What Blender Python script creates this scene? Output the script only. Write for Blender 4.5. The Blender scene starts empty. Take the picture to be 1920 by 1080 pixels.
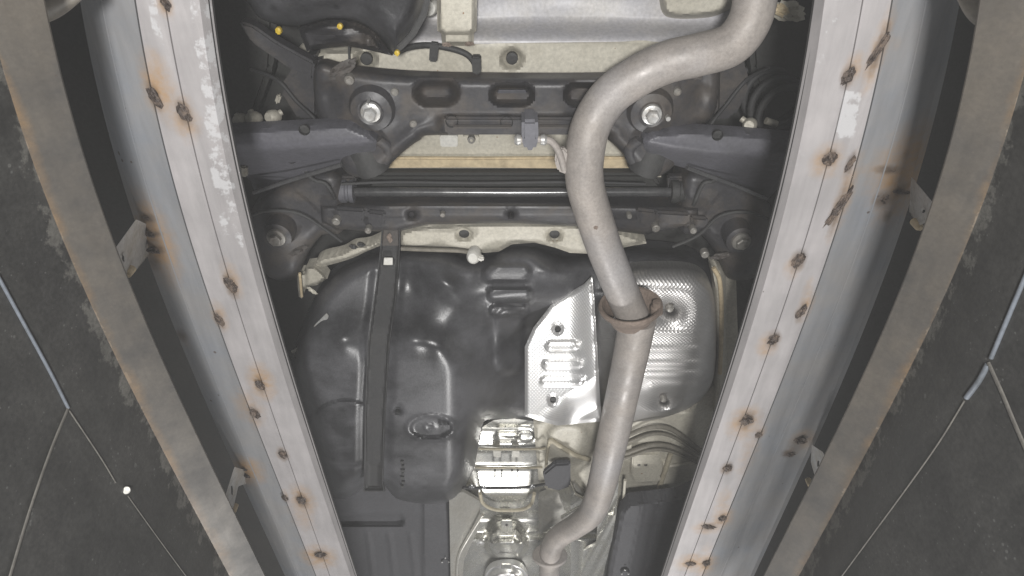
import bpy, bmesh, math, random
import numpy as np
from mathutils import Vector, Matrix, noise as mnoise

random.seed(7); np.random.seed(7)
SC = bpy.context.scene
COL = SC.collection

# ------------------------------------------------------------------ camera
F_PX = 1251.0                       # focal length in pixels of the 1920 wide photograph
TILT = math.radians(36.9)           # tilt of the view from straight up, towards the car's front
s_, c_ = math.sin(TILT), math.cos(TILT)
FWD = np.array((0, s_, c_)); UPV = np.array((0, -c_, s_)); RGT = np.array((1.0, 0, 0))
cam = bpy.data.cameras.new('camera'); camo = bpy.data.objects.new('camera', cam); COL.objects.link(camo)
cam.sensor_width = 36; cam.lens = 36 * F_PX / 1920; cam.clip_start = 0.01; cam.clip_end = 100
camo.matrix_world = Matrix(((1, 0, 0, 0), (0, -c_, -s_, 0), (0, s_, -c_, 0), (0, 0, 0, 1)))
SC.camera = camo

# ------------------------------------------------------------------ light
w = bpy.data.worlds.new('World'); SC.world = w; w.use_nodes = True
bg = w.node_tree.nodes['Background']
bg.inputs[0].default_value = (0.98, 0.99, 1.0, 1); bg.inputs[1].default_value = 0.13
def area(name, loc, target, sx, sy, power, col):
    l = bpy.data.lights.new(name, 'AREA'); l.shape = 'RECTANGLE'; l.size = sx; l.size_y = sy
    l.energy = power; l.color = col
    o = bpy.data.objects.new(name, l); COL.objects.link(o)
    o.location = loc
    o.rotation_euler = (Vector(target) - Vector(loc)).to_track_quat('-Z', 'Y').to_euler()
    return o
area('pit_lamp', (0.0, -0.16, -0.46), (0.0, 0.75, 1.0), 0.12, 0.12, 33, (1.0, 0.985, 0.965))
area('pit_lamp', (0.20, 2.3, -0.40), (0.0, 1.3, 1.0), 0.26, 0.22, 25, (1.0, 0.985, 0.97))
SC.view_settings.view_transform = 'Standard'; SC.view_settings.look = 'None'
SC.view_settings.exposure = 0.0; SC.view_settings.gamma = 1.0

# ------------------------------------------------------------------ helpers
def P(px, py, z):
    d = FWD + RGT * ((px - 960) / F_PX) + UPV * ((540 - py) / F_PX)
    return d * (z / d[2])
def PX(px, py, x):
    d = FWD + RGT * ((px - 960) / F_PX) + UPV * ((540 - py) / F_PX)
    return d * (x / d[0])
def PV(u, v, z):
    u = np.asarray(u, float); v = np.asarray(v, float); z = np.asarray(z, float)
    a = (u - 960) / F_PX; b = (540 - v) / F_PX
    d = FWD[None] + a[:, None] * RGT[None] + b[:, None] * UPV[None]
    return d * (z / d[:, 2])[:, None]
def S(a, b, x):
    t = np.clip((x - a) / (b - a), 0, 1); return t * t * (3 - 2 * t)
def G(u, v, cu, cv, ru, rv, rot=0.0):
    du, dv = u - cu, v - cv
    c, s = math.cos(rot), math.sin(rot)
    a, b = du * c + dv * s, -du * s + dv * c
    return np.exp(-((a / ru) ** 2 + (b / rv) ** 2))
def pill(u, v, cu, cv, a, b, soft=6):      # 1 inside a rounded bar of half size a x b
    r = min(a, b)
    qx = np.maximum(np.abs(u - cu) - (a - r), 0); qy = np.maximum(np.abs(v - cv) - (b - r), 0)
    return 1 - S(-soft / 2, soft / 2, np.hypot(qx, qy) - r)

def smooth_path(pts, n=6, closed=False):
    pts = [np.array(p, float) for p in pts]; out = []
    N = len(pts)
    rng = range(N if closed else N - 1)
    for i in rng:
        if closed: p0, p1, p2, p3 = pts[(i - 1) % N], pts[i], pts[(i + 1) % N], pts[(i + 2) % N]
        else:
            p1, p2 = pts[i], pts[i + 1]
            p0 = pts[i - 1] if i > 0 else 2 * p1 - p2
            p3 = pts[i + 2] if i + 2 < N else 2 * p2 - p1
        for k in range(n):
            t = k / n
            out.append(0.5 * ((2 * p1) + (-p0 + p2) * t + (2 * p0 - 5 * p1 + 4 * p2 - p3) * t * t + (-p0 + 3 * p1 - 3 * p2 + p3) * t ** 3))
    if not closed: out.append(pts[-1])
    return out

def link(name, me, mat, parent=None, smooth=True, angle=40):
    if mat is not None: me.materials.append(mat)
    me.polygons.foreach_set('use_smooth', [smooth] * len(me.polygons))
    if smooth: me.set_sharp_from_angle(angle=math.radians(angle))
    o = bpy.data.objects.new(name, me); COL.objects.link(o)
    if parent is not None:
        o.parent = parent
        if parent.type == 'EMPTY': o.matrix_parent_inverse = Matrix.Translation(-parent.location)
    return o
def from_bm(name, bm, mat, parent=None, smooth=True, angle=40, recalc=True):
    if recalc: bmesh.ops.recalc_face_normals(bm, faces=bm.faces)
    me = bpy.data.meshes.new(name); bm.to_mesh(me); bm.free()
    return link(name, me, mat, parent, smooth, angle)
def empty(name, loc, label, cat, group=None):
    o = bpy.data.objects.new(name, None); COL.objects.link(o); o.location = loc
    o.empty_display_size = 0.1
    o['label'] = label; o['category'] = cat
    if group: o['group'] = group
    return o

def field(name, outline, zf, mat, parent, step=5, rim=0.02, holes=(), smooth=None, angle=40, rimz=None):
    """A pressed sheet: outline in photo pixels, its height a function, its edge turned up by rim."""
    poly = np.array(smooth_path(outline, smooth, True) if smooth else outline, float)
    A = poly; B = np.roll(poly, -1, 0)
    lo = poly.min(0) - step; hi = poly.max(0) + step
    nu = int((hi[0] - lo[0]) / step) + 2; nv = int((hi[1] - lo[1]) / step) + 2
    U, V = np.meshgrid(lo[0] + np.arange(nu) * step, lo[1] + np.arange(nv) * step)
    u = U.ravel().copy(); v = V.ravel().copy()
    def sd(u, v, want=False):
        Pn = np.stack([u, v], 1)
        best = np.full(len(u), 1e18); near = np.zeros((len(u), 2)); ins = np.zeros(len(u), bool)
        for a, b in zip(A, B):
            e = b - a; L = e @ e
            if L < 1e-9: continue
            t = np.clip(((Pn - a) @ e) / L, 0, 1)
            q = a + t[:, None] * e; d2 = ((Pn - q) ** 2).sum(1)
            m = d2 < best; best[m] = d2[m]; near[m] = q[m]
            cr = ((a[1] > v) != (b[1] > v))
            if a[1] != b[1]:
                xi = (b[0] - a[0]) * (v - a[1]) / (b[1] - a[1]) + a[0]
                ins ^= cr & (u < xi)
        d = np.sqrt(best); d = np.where(ins, d, -d)
        for (cx, cy, ra, rb) in holes:
            k = np.sqrt(((u - cx) / ra) ** 2 + ((v - cy) / rb) ** 2) + 1e-9
            hd = (k - 1) * min(ra, rb)
            m = hd < d; d = np.where(m, hd, d)
            near[m] = np.stack([cx + (u[m] - cx) / k[m], cy + (v[m] - cy) / k[m]], 1)
        return d, near
    d, near = sd(u, v)
    out = d < 0
    idx = np.arange(nu * nv).reshape(nv, nu)
    q = np.stack([idx[:-1, :-1], idx[:-1, 1:], idx[1:, 1:], idx[1:, :-1]], -1).reshape(-1, 4)
    keep = (~out[q]).any(1)
    q = q[keep]
    u[out] = near[out, 0]; v[out] = near[out, 1]
    d = np.where(out, 0, d)
    z = zf(u, v, d)
    if np.isscalar(z): z = np.full(len(u), float(z))
    used = np.unique(q); mp = -np.ones(len(u), int); mp[used] = np.arange(len(used))
    co = PV(u[used], v[used], z[used]); q = mp[q]
    bm = bmesh.new()
    vs = [bm.verts.new(p) for p in co]
    for f in q:
        try: bm.faces.new([vs[i] for i in f])
        except ValueError: pass
    bmesh.ops.remove_doubles(bm, verts=bm.verts, dist=1e-5)
    bmesh.ops.dissolve_degenerate(bm, dist=1e-6, edges=bm.edges)
    for f in bm.faces:
        f.normal_update()
    fl = [f for f in bm.faces if f.normal.z > 0]
    if len(fl) > len(bm.faces) / 2: bmesh.ops.reverse_faces(bm, faces=bm.faces)
    if rim:
        be = [e for e in bm.edges if e.is_boundary]
        r = bmesh.ops.extrude_edge_only(bm, edges=be)
        nvs = [g for g in r['geom'] if isinstance(g, bmesh.types.BMVert)]
        for x in nvs: x.co.z = x.co.z + rim if rimz is None else max(rimz, x.co.z + 0.004)
    return from_bm(name, bm, mat, parent, True, angle, recalc=False)

def slab(name, outline, z, th, mat, parent, bev=0.002, smooth=None, segs=2):
    """A flat plate of thickness th (upwards) with bevelled edges, outline in photo pixels."""
    pts = smooth_path(outline, smooth, True) if smooth else outline
    zz = z if callable(z) else (lambda a, b: z)
    bm = bmesh.new()
    bot = [bm.verts.new(P(p[0], p[1], zz(p[0], p[1]))) for p in pts]
    f = bm.faces.new(bot)
    f.normal_update()
    if f.normal.z > 0: f.normal_flip()
    r = bmesh.ops.extrude_face_region(bm, geom=[f])
    top = [g for g in r['geom'] if isinstance(g, bmesh.types.BMVert)]
    for x in top: x.co.z += th
    if bev:
        bmesh.ops.bevel(bm, geom=[e for e in bm.edges], offset=bev, segments=segs, affect='EDGES', clamp_overlap=True)
    bmesh.ops.triangulate(bm, faces=[f for f in bm.faces if len(f.verts) > 4])
    return from_bm(name, bm, mat, parent)

def sweep(bm, pts, rad, seg=14, cap=True, flat=1.0):
    pts = [Vector(p) for p in pts]; N = len(pts)
    rad = [rad] * N if np.isscalar(rad) else list(rad)
    t0 = (pts[1] - pts[0]).normalized()
    up = Vector((0, 0, 1)) if abs(t0.z) < 0.9 else Vector((1, 0, 0))
    n = (up - t0 * up.dot(t0)).normalized()
    rings = []
    for i in range(N):
        t = (pts[min(i + 1, N - 1)] - pts[max(i - 1, 0)]).normalized()
        n = (n - t * n.dot(t)).normalized(); b = t.cross(n)
        rings.append([bm.verts.new(pts[i] + (n * math.cos(k * 2 * math.pi / seg) * flat + b * math.sin(k * 2 * math.pi / seg)) * rad[i]) for k in range(seg)])
    for i in range(N - 1):
        for k in range(seg):
            bm.faces.new((rings[i][k], rings[i][(k + 1) % seg], rings[i + 1][(k + 1) % seg], rings[i + 1][k]))
    if cap:
        bm.faces.new(rings[0]); bm.faces.new(rings[-1])
def tube(name, pts, rad, mat, parent, seg=14, n=6, flat=1.0, smooth=True):
    """pts: (px, py, z) in photo pixels and metres height."""
    p3 = [P(*p) for p in pts]
    if smooth and len(p3) > 2:
        if not np.isscalar(rad):
            q = smooth_path([np.append(a, r) for a, r in zip(p3, rad)], n); rad = [x[3] for x in q]; p3 = [x[:3] for x in q]
        else: p3 = smooth_path(p3, n)
    bm = bmesh.new(); sweep(bm, p3, rad, seg, True, flat)
    return from_bm(name, bm, mat, parent, True, 50)
def lathe(name, prof, origin, axis, mat, parent, seg=20, squash=None, arc=1.0):
    """prof: list of (radius, distance along axis)."""
    ax = Vector(axis).normalized(); up = Vector((1, 0, 0)) if abs(ax.x) < 0.8 else Vector((0, 1, 0))
    n = (up - ax * up.dot(ax)).normalized(); b = ax.cross(n); o = Vector(origin)
    bm = bmesh.new(); rings = []
    sq = squash or (1, 1)
    for r, h in prof:
        rings.append([bm.verts.new(o + ax * h + (n * math.cos(k * 2 * math.pi / seg) * sq[0] + b * math.sin(k * 2 * math.pi / seg) * sq[1]) * max(r, 1e-5)) for k in range(seg)])
    for i in range(len(rings) - 1):
        for k in range(seg):
            bm.faces.new((rings[i][k], rings[i][(k + 1) % seg], rings[i + 1][(k + 1) % seg], rings[i + 1][k]))
    bmesh.ops.remove_doubles(bm, verts=bm.verts, dist=1e-5)
    return from_bm(name, bm, mat, parent, True, 35)
def bolt(px, py, z, r, mat, parent, name='bolt', h=None, wash=1.35):
    """Flanged hexagon head that points down."""
    o = Vector(P(px, py, z)); h = h or r * 0.9
    bm = bmesh.new()
    def ring(rr, zz, n, ph=0): return [bm.verts.new(o + Vector((math.cos(ph + k * 2 * math.pi / n) * rr, math.sin(ph + k * 2 * math.pi / n) * rr, zz))) for k in range(n)]
    N = 24
    a = ring(r * wash, 0.012, N); b = ring(r * wash, -0.001, N); c = ring(r * wash * 0.96, -0.0025, N); d = ring(r * 1.0, -0.004, N)
    for p, q in ((a, b), (b, c), (c, d)):
        for k in range(N): bm.faces.new((p[k], p[(k + 1) % N], q[(k + 1) % N], q[k]))
    bm.faces.new(d)
    ph = random.random()
    e = ring(r * 0.92, -0.003, 6, ph); f = ring(r * 0.92, -h, 6, ph); g = ring(r * 0.74, -h * 1.15, 6, ph); hh = ring(r * 0.5, -h * 1.12, 6, ph)
    for p, q in ((e, f), (f, g), (g, hh)):
        for k in range(6): bm.faces.new((p[k], p[(k + 1) % 6], q[(k + 1) % 6], q[k]))
    bm.faces.new(hh)
    return from_bm(name, bm, mat, parent, True, 30)
def box(name, c, size, mat, parent, rotz=0, bev=0.003, rotx=0):
    bm = bmesh.new(); bmesh.ops.create_cube(bm, size=1)
    bmesh.ops.scale(bm, vec=size, verts=bm.verts)
    if bev: bmesh.ops.bevel(bm, geom=list(bm.edges), offset=bev, segments=2, affect='EDGES', clamp_overlap=True)
    bmesh.ops.transform(bm, matrix=Matrix.Translation(Vector(c)) @ Matrix.Rotation(rotz, 4, 'Z') @ Matrix.Rotation(rotx, 4, 'X'), verts=bm.verts)
    return from_bm(name, bm, mat, parent)

# ------------------------------------------------------------------ materials
def new_mat(name):
    m = bpy.data.materials.new(name); m.use_nodes = True
    return m, m.node_tree.nodes, m.node_tree.links, m.node_tree.nodes['Principled BSDF']
def noise_node(N, L, scale, detail=6, rough=0.6, vec=None):
    t = N.new('ShaderNodeTexNoise'); t.inputs['Scale'].default_value = scale; t.inputs['Detail'].default_value = detail
    t.inputs['Roughness'].default_value = rough
    if vec is not None: L.new(vec, t.inputs['Vector'])
    return t
def ramp(N, L, fac, stops):
    r = N.new('ShaderNodeValToRGB'); e = r.color_ramp.elements
    while len(e) < len(stops): e.new(0.5)
    for x, (p, c) in zip(e, stops): x.position = p; x.color = (*c, 1) if len(c) == 3 else c
    L.new(fac, r.inputs[0]); return r
def mix(N, L, fac, a, b, blend='MIX'):
    m = N.new('ShaderNodeMix'); m.data_type = 'RGBA'; m.blend_type = blend
    for sock, v in ((m.inputs[0], fac), (m.inputs[6], a), (m.inputs[7], b)):
        if hasattr(v, 'is_linked'): L.new(v, sock)
        elif isinstance(v, (int, float)): sock.default_value = v
        else: sock.default_value = (*v, 1)
    return m.outputs[2]
def vmath(N, L, op, a, b):
    m = N.new('ShaderNodeMath'); m.operation = op
    for i, v in enumerate((a, b)):
        if hasattr(v, 'is_linked'): L.new(v, m.inputs[i])
        else: m.inputs[i].default_value = v
    return m.outputs[0]

def surf(name, base, dirt=None, dirt_amt=(0.45, 0.7), metal=0.0, rough=(0.4, 0.6), scale=9, fine=160, bump=0.15, speck=None, spec=0.5):
    """Painted, cast or pressed surface with broad grime, fine grain and uneven gloss."""
    m, N, L, B = new_mat(name)
    tc = N.new('ShaderNodeTexCoord').outputs['Object']
    n1 = noise_node(N, L, scale, 8, 0.65, tc); n2 = noise_node(N, L, fine, 4, 0.6, tc)
    dirt = dirt or tuple(x * 0.6 for x in base)
    f = ramp(N, L, n1.outputs[0], [(dirt_amt[0], (0, 0, 0)), (dirt_amt[1], (1, 1, 1))])
    col = mix(N, L, f.outputs[0], base, dirt)
    g = ramp(N, L, n2.outputs[0], [(0.3, (0.82, 0.82, 0.82)), (0.7, (1.12, 1.12, 1.12))])
    col = mix(N, L, 1.0, col, g.outputs[0], 'MULTIPLY')
    if speck:
        v = N.new('ShaderNodeTexVoronoi'); v.inputs['Scale'].default_value = speck[1]; L.new(tc, v.inputs['Vector'])
        n3 = noise_node(N, L, speck[1] * 0.3, 2, 0.5, tc)
        th = vmath(N, L, 'LESS_THAN', v.outputs['Distance'], vmath(N, L, 'MULTIPLY', vmath(N, L, 'SUBTRACT', n3.outputs[0], 0.5), speck[2]))
        col = mix(N, L, th, col, speck[0])
    L.new(col, B.inputs['Base Color'])
    r = N.new('ShaderNodeMapRange'); L.new(n1.outputs[0], r.inputs[0]); r.inputs[1].default_value = 0.3; r.inputs[2].default_value = 0.7
    r.inputs[3].default_value = rough[0]; r.inputs[4].default_value = rough[1]; L.new(r.outputs[0], B.inputs['Roughness'])
    B.inputs['Metallic'].default_value = metal; B.inputs['Specular IOR Level'].default_value = spec
    bp = N.new('ShaderNodeBump'); bp.inputs['Strength'].default_value = bump; bp.inputs['Distance'].default_value = 0.002
    L.new(n2.outputs[0], bp.inputs['Height']); L.new(bp.outputs[0], B.inputs['Normal'])
    return m

M = {}
M['cream'] = surf('cream_body_paint', (0.48, 0.455, 0.385), (0.38, 0.355, 0.29), rough=(0.42, 0.6), scale=6, bump=0.05, speck=((0.22, 0.13, 0.07), 60, 0.5))
M['well_grey'] = surf('grey_body_panel', (0.36, 0.355, 0.37), (0.44, 0.42, 0.39), rough=(0.35, 0.5), scale=7, bump=0.05)  # greyer, faintly violet tone for the rear well panel
M['sealer'] = surf('tan_seam_sealer', (0.56, 0.46, 0.30), (0.42, 0.34, 0.22), rough=(0.5, 0.7), scale=30, bump=0.5, fine=90)
M['bead'] = surf('khaki_seam_sealer', (0.40, 0.36, 0.27), (0.31, 0.28, 0.21), rough=(0.5, 0.7), scale=30, bump=0.5, fine=90)
M['dark'] = surf('black_chassis_paint', (0.040, 0.039, 0.042), (0.066, 0.057, 0.050), (0.46, 0.62), rough=(0.36, 0.62), scale=13, bump=0.2)
M['dark_brown'] = surf('dirty_chassis_paint', (0.055, 0.050, 0.046), (0.074, 0.060, 0.051), rough=(0.5, 0.75), scale=10, bump=0.3)
M['arm'] = surf('bluish_arm_paint', (0.090, 0.089, 0.102), (0.066, 0.066, 0.074), rough=(0.36, 0.55), scale=12, bump=0.2)
M['pan'] = surf('black_floor_coating', (0.030, 0.030, 0.028), (0.042, 0.040, 0.036), rough=(0.6, 0.85), scale=4, bump=0.3)
M['plastic'] = surf('black_tank_plastic', (0.030, 0.030, 0.032), (0.085, 0.085, 0.091), (0.40, 0.66), rough=(0.27, 0.42), scale=7, fine=240, bump=0.18, speck=((0.13, 0.13, 0.135), 120, 0.35))
M['cover'] = surf('black_cover_plastic', (0.048, 0.048, 0.053), (0.064, 0.064, 0.070), rough=(0.66, 0.8), scale=5, bump=0.12)
M['rubber'] = surf('black_rubber', (0.030, 0.030, 0.030), (0.045, 0.045, 0.043), rough=(0.55, 0.8), scale=20, bump=0.3)
M['rubber_grey'] = surf('grey_rubber', (0.12, 0.12, 0.135), (0.09, 0.09, 0.10), rough=(0.5, 0.7), scale=20, bump=0.2)
M['zinc'] = surf('zinc_bolt', (0.55, 0.55, 0.54), (0.38, 0.36, 0.33), metal=0.55, rough=(0.3, 0.5), scale=60, bump=0.3)
M['bolt_dull'] = surf('dull_bolt', (0.25, 0.24, 0.22), (0.17, 0.15, 0.13), metal=0.4, rough=(0.4, 0.6), scale=60, bump=0.3)
M['strap'] = surf('matt_black_strap', (0.026, 0.026, 0.027), (0.036, 0.035, 0.034), rough=(0.62, 0.75), scale=14, bump=0.15)
M['bar'] = surf('glossy_black_bar', (0.055, 0.055, 0.057), (0.08, 0.08, 0.08), rough=(0.16, 0.26), scale=30, bump=0.05, spec=0.9)
M['hose'] = surf('grey_brown_hose', (0.17, 0.155, 0.125), (0.12, 0.11, 0.09), rough=(0.5, 0.7), scale=30, bump=0.3)
M['white_plastic'] = surf('white_plastic', (0.62, 0.61, 0.57), (0.5, 0.48, 0.43), rough=(0.35, 0.5), scale=40, bump=0.1)
M['pale'] = surf('pale_metal', (0.36, 0.34, 0.29), (0.25, 0.23, 0.19), metal=0.2, rough=(0.45, 0.6), scale=60, bump=0.3)
M['yellow'] = surf('yellow_clip', (0.50, 0.36, 0.03), (0.34, 0.22, 0.02), rough=(0.35, 0.5), scale=40, bump=0.1)
M['flange'] = surf('rusty_flange', (0.17, 0.132, 0.108), (0.26, 0.205, 0.17), metal=0.1, rough=(0.6, 0.85), scale=40, fine=200, bump=0.5)
M['weld'] = surf('burnt_weld', (0.055, 0.042, 0.036), (0.17, 0.125, 0.095), metal=0.35, rough=(0.35, 0.7), scale=120, fine=400, bump=0.8)
M['bracket'] = surf('zinc_bracket', (0.46, 0.46, 0.45), (0.36, 0.33, 0.28), metal=0.3, rough=(0.4, 0.6), scale=30, bump=0.2)
M['wall'] = surf('dark_pit_sheet', (0.026, 0.026, 0.0255), (0.036, 0.0355, 0.034), rough=(0.5, 0.7), scale=5, fine=110, bump=0.25, speck=((0.09, 0.09, 0.087), 70, 0.33))
M['joint'] = surf('beige_joint', (0.10, 0.094, 0.083), (0.06, 0.056, 0.05), rough=(0.6, 0.8), scale=50, bump=0.4)
M['edge'] = surf('pale_blue_edge', (0.15, 0.165, 0.19), (0.09, 0.10, 0.11), metal=0.2, rough=(0.3, 0.5), scale=30, bump=0.2)
M['tan'] = surf('tan_cross_tube', (0.16, 0.145, 0.12), (0.12, 0.105, 0.085), rough=(0.4, 0.6), scale=14, bump=0.2)

def pipe_mat():
    m, N, L, B = new_mat('aluminised_exhaust')
    tc = N.new('ShaderNodeTexCoord').outputs['Object']
    n1 = noise_node(N, L, 17, 9, 0.72, tc); n2 = noise_node(N, L, 190, 5, 0.7, tc); n3 = noise_node(N, L, 5, 3, 0.5, tc)
    c = mix(N, L, ramp(N, L, n1.outputs[0], [(0.35, (0, 0, 0)), (0.65, (1, 1, 1))]).outputs[0], (0.262, 0.241, 0.224), (0.345, 0.312, 0.284))
    c = mix(N, L, ramp(N, L, n3.outputs[0], [(0.45, (0, 0, 0)), (0.7, (1, 1, 1))]).outputs[0], c, (0.33, 0.318, 0.318))
    c = mix(N, L, 1.0, c, ramp(N, L, n2.outputs[0], [(0.3, (0.8, 0.8, 0.8)), (0.7, (1.1, 1.1, 1.1))]).outputs[0], 'MULTIPLY')
    L.new(c, B.inputs['Base Color']); B.inputs['Metallic'].default_value = 0.12
    r = N.new('ShaderNodeMapRange'); L.new(n1.outputs[0], r.inputs[0]); r.inputs[1].default_value = 0.35; r.inputs[2].default_value = 0.65
    r.inputs[3].default_value = 0.38; r.inputs[4].default_value = 0.70; L.new(r.outputs[0], B.inputs['Roughness'])
    bp = N.new('ShaderNodeBump'); bp.inputs['Strength'].default_value = 0.25; bp.inputs['Distance'].default_value = 0.001
    L.new(n2.outputs[0], bp.inputs['Height']); L.new(bp.outputs[0], B.inputs['Normal'])
    return m
M['pipe'] = pipe_mat()

def shield_mat(name, base, rough, dirt, scale=190, strength=0.55):
    m, N, L, B = new_mat(name)
    tc = N.new('ShaderNodeTexCoord').outputs['Object']
    mp = N.new('ShaderNodeMapping'); mp.inputs['Rotation'].default_value = (0, 0, math.radians(45)); mp.inputs['Scale'].default_value = (1, 1, 0.001); L.new(tc, mp.inputs[0])
    v = N.new('ShaderNodeTexVoronoi'); v.inputs['Scale'].default_value = scale; v.inputs['Randomness'].default_value = 0.06; L.new(mp.outputs[0], v.inputs['Vector'])
    n1 = noise_node(N, L, 14, 7, 0.65, tc)
    c = mix(N, L, ramp(N, L, n1.outputs[0], [(0.42, (0, 0, 0)), (0.68, (1, 1, 1))]).outputs[0], base, dirt)
    L.new(c, B.inputs['Base Color']); B.inputs['Metallic'].default_value = 0.85
    r = N.new('ShaderNodeMapRange'); L.new(n1.outputs[0], r.inputs[0]); r.inputs[1].default_value = 0.35; r.inputs[2].default_value = 0.68
    r.inputs[3].default_value = rough[0]; r.inputs[4].default_value = rough[1]; L.new(r.outputs[0], B.inputs['Roughness'])
    bp = N.new('ShaderNodeBump'); bp.inputs['Strength'].default_value = strength; bp.inputs['Distance'].default_value = 0.0012
    L.new(v.outputs['Distance'], bp.inputs['Height']); L.new(bp.outputs[0], B.inputs['Normal'])
    return m
M['shield'] = shield_mat('dimpled_aluminium', (0.88, 0.88, 0.88), (0.34, 0.42), (0.80, 0.79, 0.77))
M['shield_dull'] = shield_mat('dusty_dimpled_aluminium', (0.54, 0.53, 0.52), (0.40, 0.5), (0.44, 0.43, 0.42), 170, 0.9)
M['tunnel'] = surf('plain_aluminium', (0.66, 0.655, 0.62), (0.54, 0.525, 0.47), metal=0.85, rough=(0.22, 0.32), scale=16, bump=0.1)
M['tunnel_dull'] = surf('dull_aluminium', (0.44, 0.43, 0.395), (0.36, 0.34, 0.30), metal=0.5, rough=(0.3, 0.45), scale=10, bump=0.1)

def rail_mat(name, base, alt, tint, peelcol=(0.47, 0.465, 0.47), metal=0.25, spot=(0.10, 0.085, 0.08), grit=0.0):
    """Bare steel: 'rust' and 'soot' attributes hold the stains round each weld, 'peel' the pale scuffed band."""
    m, N, L, B = new_mat(name)
    tc = N.new('ShaderNodeTexCoord').outputs['Object']
    mp = N.new('ShaderNodeMapping'); mp.inputs['Scale'].default_value = (1, 0.12, 1); L.new(tc, mp.inputs[0])
    n1 = noise_node(N, L, 9, 8, 0.65, tc); ns = noise_node(N, L, 70, 4, 0.6, mp.outputs[0]); n2 = noise_node(N, L, 55, 6, 0.7, tc); n3 = noise_node(N, L, 34, 9, 0.72, tc)
    c = mix(N, L, ramp(N, L, n1.outputs[0], [(0.4, (0, 0, 0)), (0.66, (1, 1, 1))]).outputs[0], base, alt)
    c = mix(N, L, 1.0, c, ramp(N, L, ns.outputs[0], [(0.3, (0.88, 0.88, 0.88)), (0.7, (1.08, 1.08, 1.08))]).outputs[0], 'MULTIPLY')
    def at(n):
        a = N.new('ShaderNodeAttribute'); a.attribute_name = n; return a.outputs['Fac']
    pm = ramp(N, L, vmath(N, L, 'ADD', vmath(N, L, 'MULTIPLY', at('peel'), 0.36), vmath(N, L, 'MULTIPLY', n3.outputs[0], 0.9)), [(0.80, (0, 0, 0)), (0.85, (1, 1, 1))]).outputs[0]
    c = mix(N, L, pm, c, peelcol)
    ra = vmath(N, L, 'MULTIPLY', at('rust'), vmath(N, L, 'ADD', -0.25, vmath(N, L, 'MULTIPLY', n2.outputs[0], 2.2)))
    c = mix(N, L, ramp(N, L, ra, [(0.12, (0, 0, 0)), (0.85, (1, 1, 1))]).outputs[0], c, tint)
    so = vmath(N, L, 'MULTIPLY', at('soot'), vmath(N, L, 'ADD', 0.3, n2.outputs[0]))
    c = mix(N, L, ramp(N, L, so, [(0.18, (0, 0, 0)), (0.8, (1, 1, 1))]).outputs[0], c, (0.085, 0.062, 0.045))
    v = N.new('ShaderNodeTexVoronoi'); v.inputs['Scale'].default_value = 45; L.new(tc, v.inputs['Vector'])
    sp = vmath(N, L, 'LESS_THAN', v.outputs['Distance'], vmath(N, L, 'MULTIPLY', vmath(N, L, 'SUBTRACT', n1.outputs[0], 0.5), 0.75))
    c = mix(N, L, sp, c, spot)
    if grit:
        n4 = noise_node(N, L, 210, 6, 0.75, tc); n5 = noise_node(N, L, 28, 7, 0.7, tc)
        c = mix(N, L, grit, c, mix(N, L, 1.0, c, ramp(N, L, n4.outputs[0], [(0.34, (0.35, 0.35, 0.35)), (0.66, (1.75, 1.75, 1.75))]).outputs[0], 'MULTIPLY'))
        c = mix(N, L, grit, c, mix(N, L, 1.0, c, ramp(N, L, n5.outputs[0], [(0.36, (0.62, 0.61, 0.58)), (0.64, (1.35, 1.33, 1.28))]).outputs[0], 'MULTIPLY'))
        v2 = N.new('ShaderNodeTexVoronoi'); v2.inputs['Scale'].default_value = 130; L.new(tc, v2.inputs['Vector'])
        pk = vmath(N, L, 'LESS_THAN', v2.outputs['Distance'], vmath(N, L, 'MULTIPLY', vmath(N, L, 'SUBTRACT', n5.outputs[0], 0.42), 0.9))
        c = mix(N, L, vmath(N, L, 'MULTIPLY', pk, 0.55), c, tuple(x * 1.5 for x in spot))
    L.new(c, B.inputs['Base Color']); B.inputs['Metallic'].default_value = metal
    r = N.new('ShaderNodeMapRange'); L.new(n1.outputs[0], r.inputs[0]); r.inputs[1].default_value = 0.3; r.inputs[2].default_value = 0.7
    r.inputs[3].default_value = 0.42; r.inputs[4].default_value = 0.6; L.new(r.outputs[0], B.inputs['Roughness'])
    bp = N.new('ShaderNodeBump'); bp.inputs['Strength'].default_value = 0.2; bp.inputs['Distance'].default_value = 0.001
    L.new(ns.outputs[0], bp.inputs['Height']); L.new(bp.outputs[0], B.inputs['Normal'])
    return m
M['rail'] = rail_mat('galvanised_bar', (0.33, 0.315, 0.315), (0.375, 0.355, 0.355), (0.36, 0.235, 0.13))
M['rail_tube'] = rail_mat('bluish_steel_tube', (0.245, 0.24, 0.238), (0.205, 0.215, 0.232), (0.33, 0.21, 0.11))
M['lip'] = rail_mat('stained_pit_edge', (0.076, 0.067, 0.056), (0.036, 0.034, 0.032), (0.13, 0.085, 0.045), (0.14, 0.12, 0.095), 0.1, (0.05, 0.042, 0.036), 0.16)
M['wall_crust'] = rail_mat('dark_crusted_sheet', (0.026, 0.026, 0.0255), (0.036, 0.0355, 0.034), (0.10, 0.075, 0.045), (0.085, 0.083, 0.077), 0.0, (0.075, 0.075, 0.072), 0.5)

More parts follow.
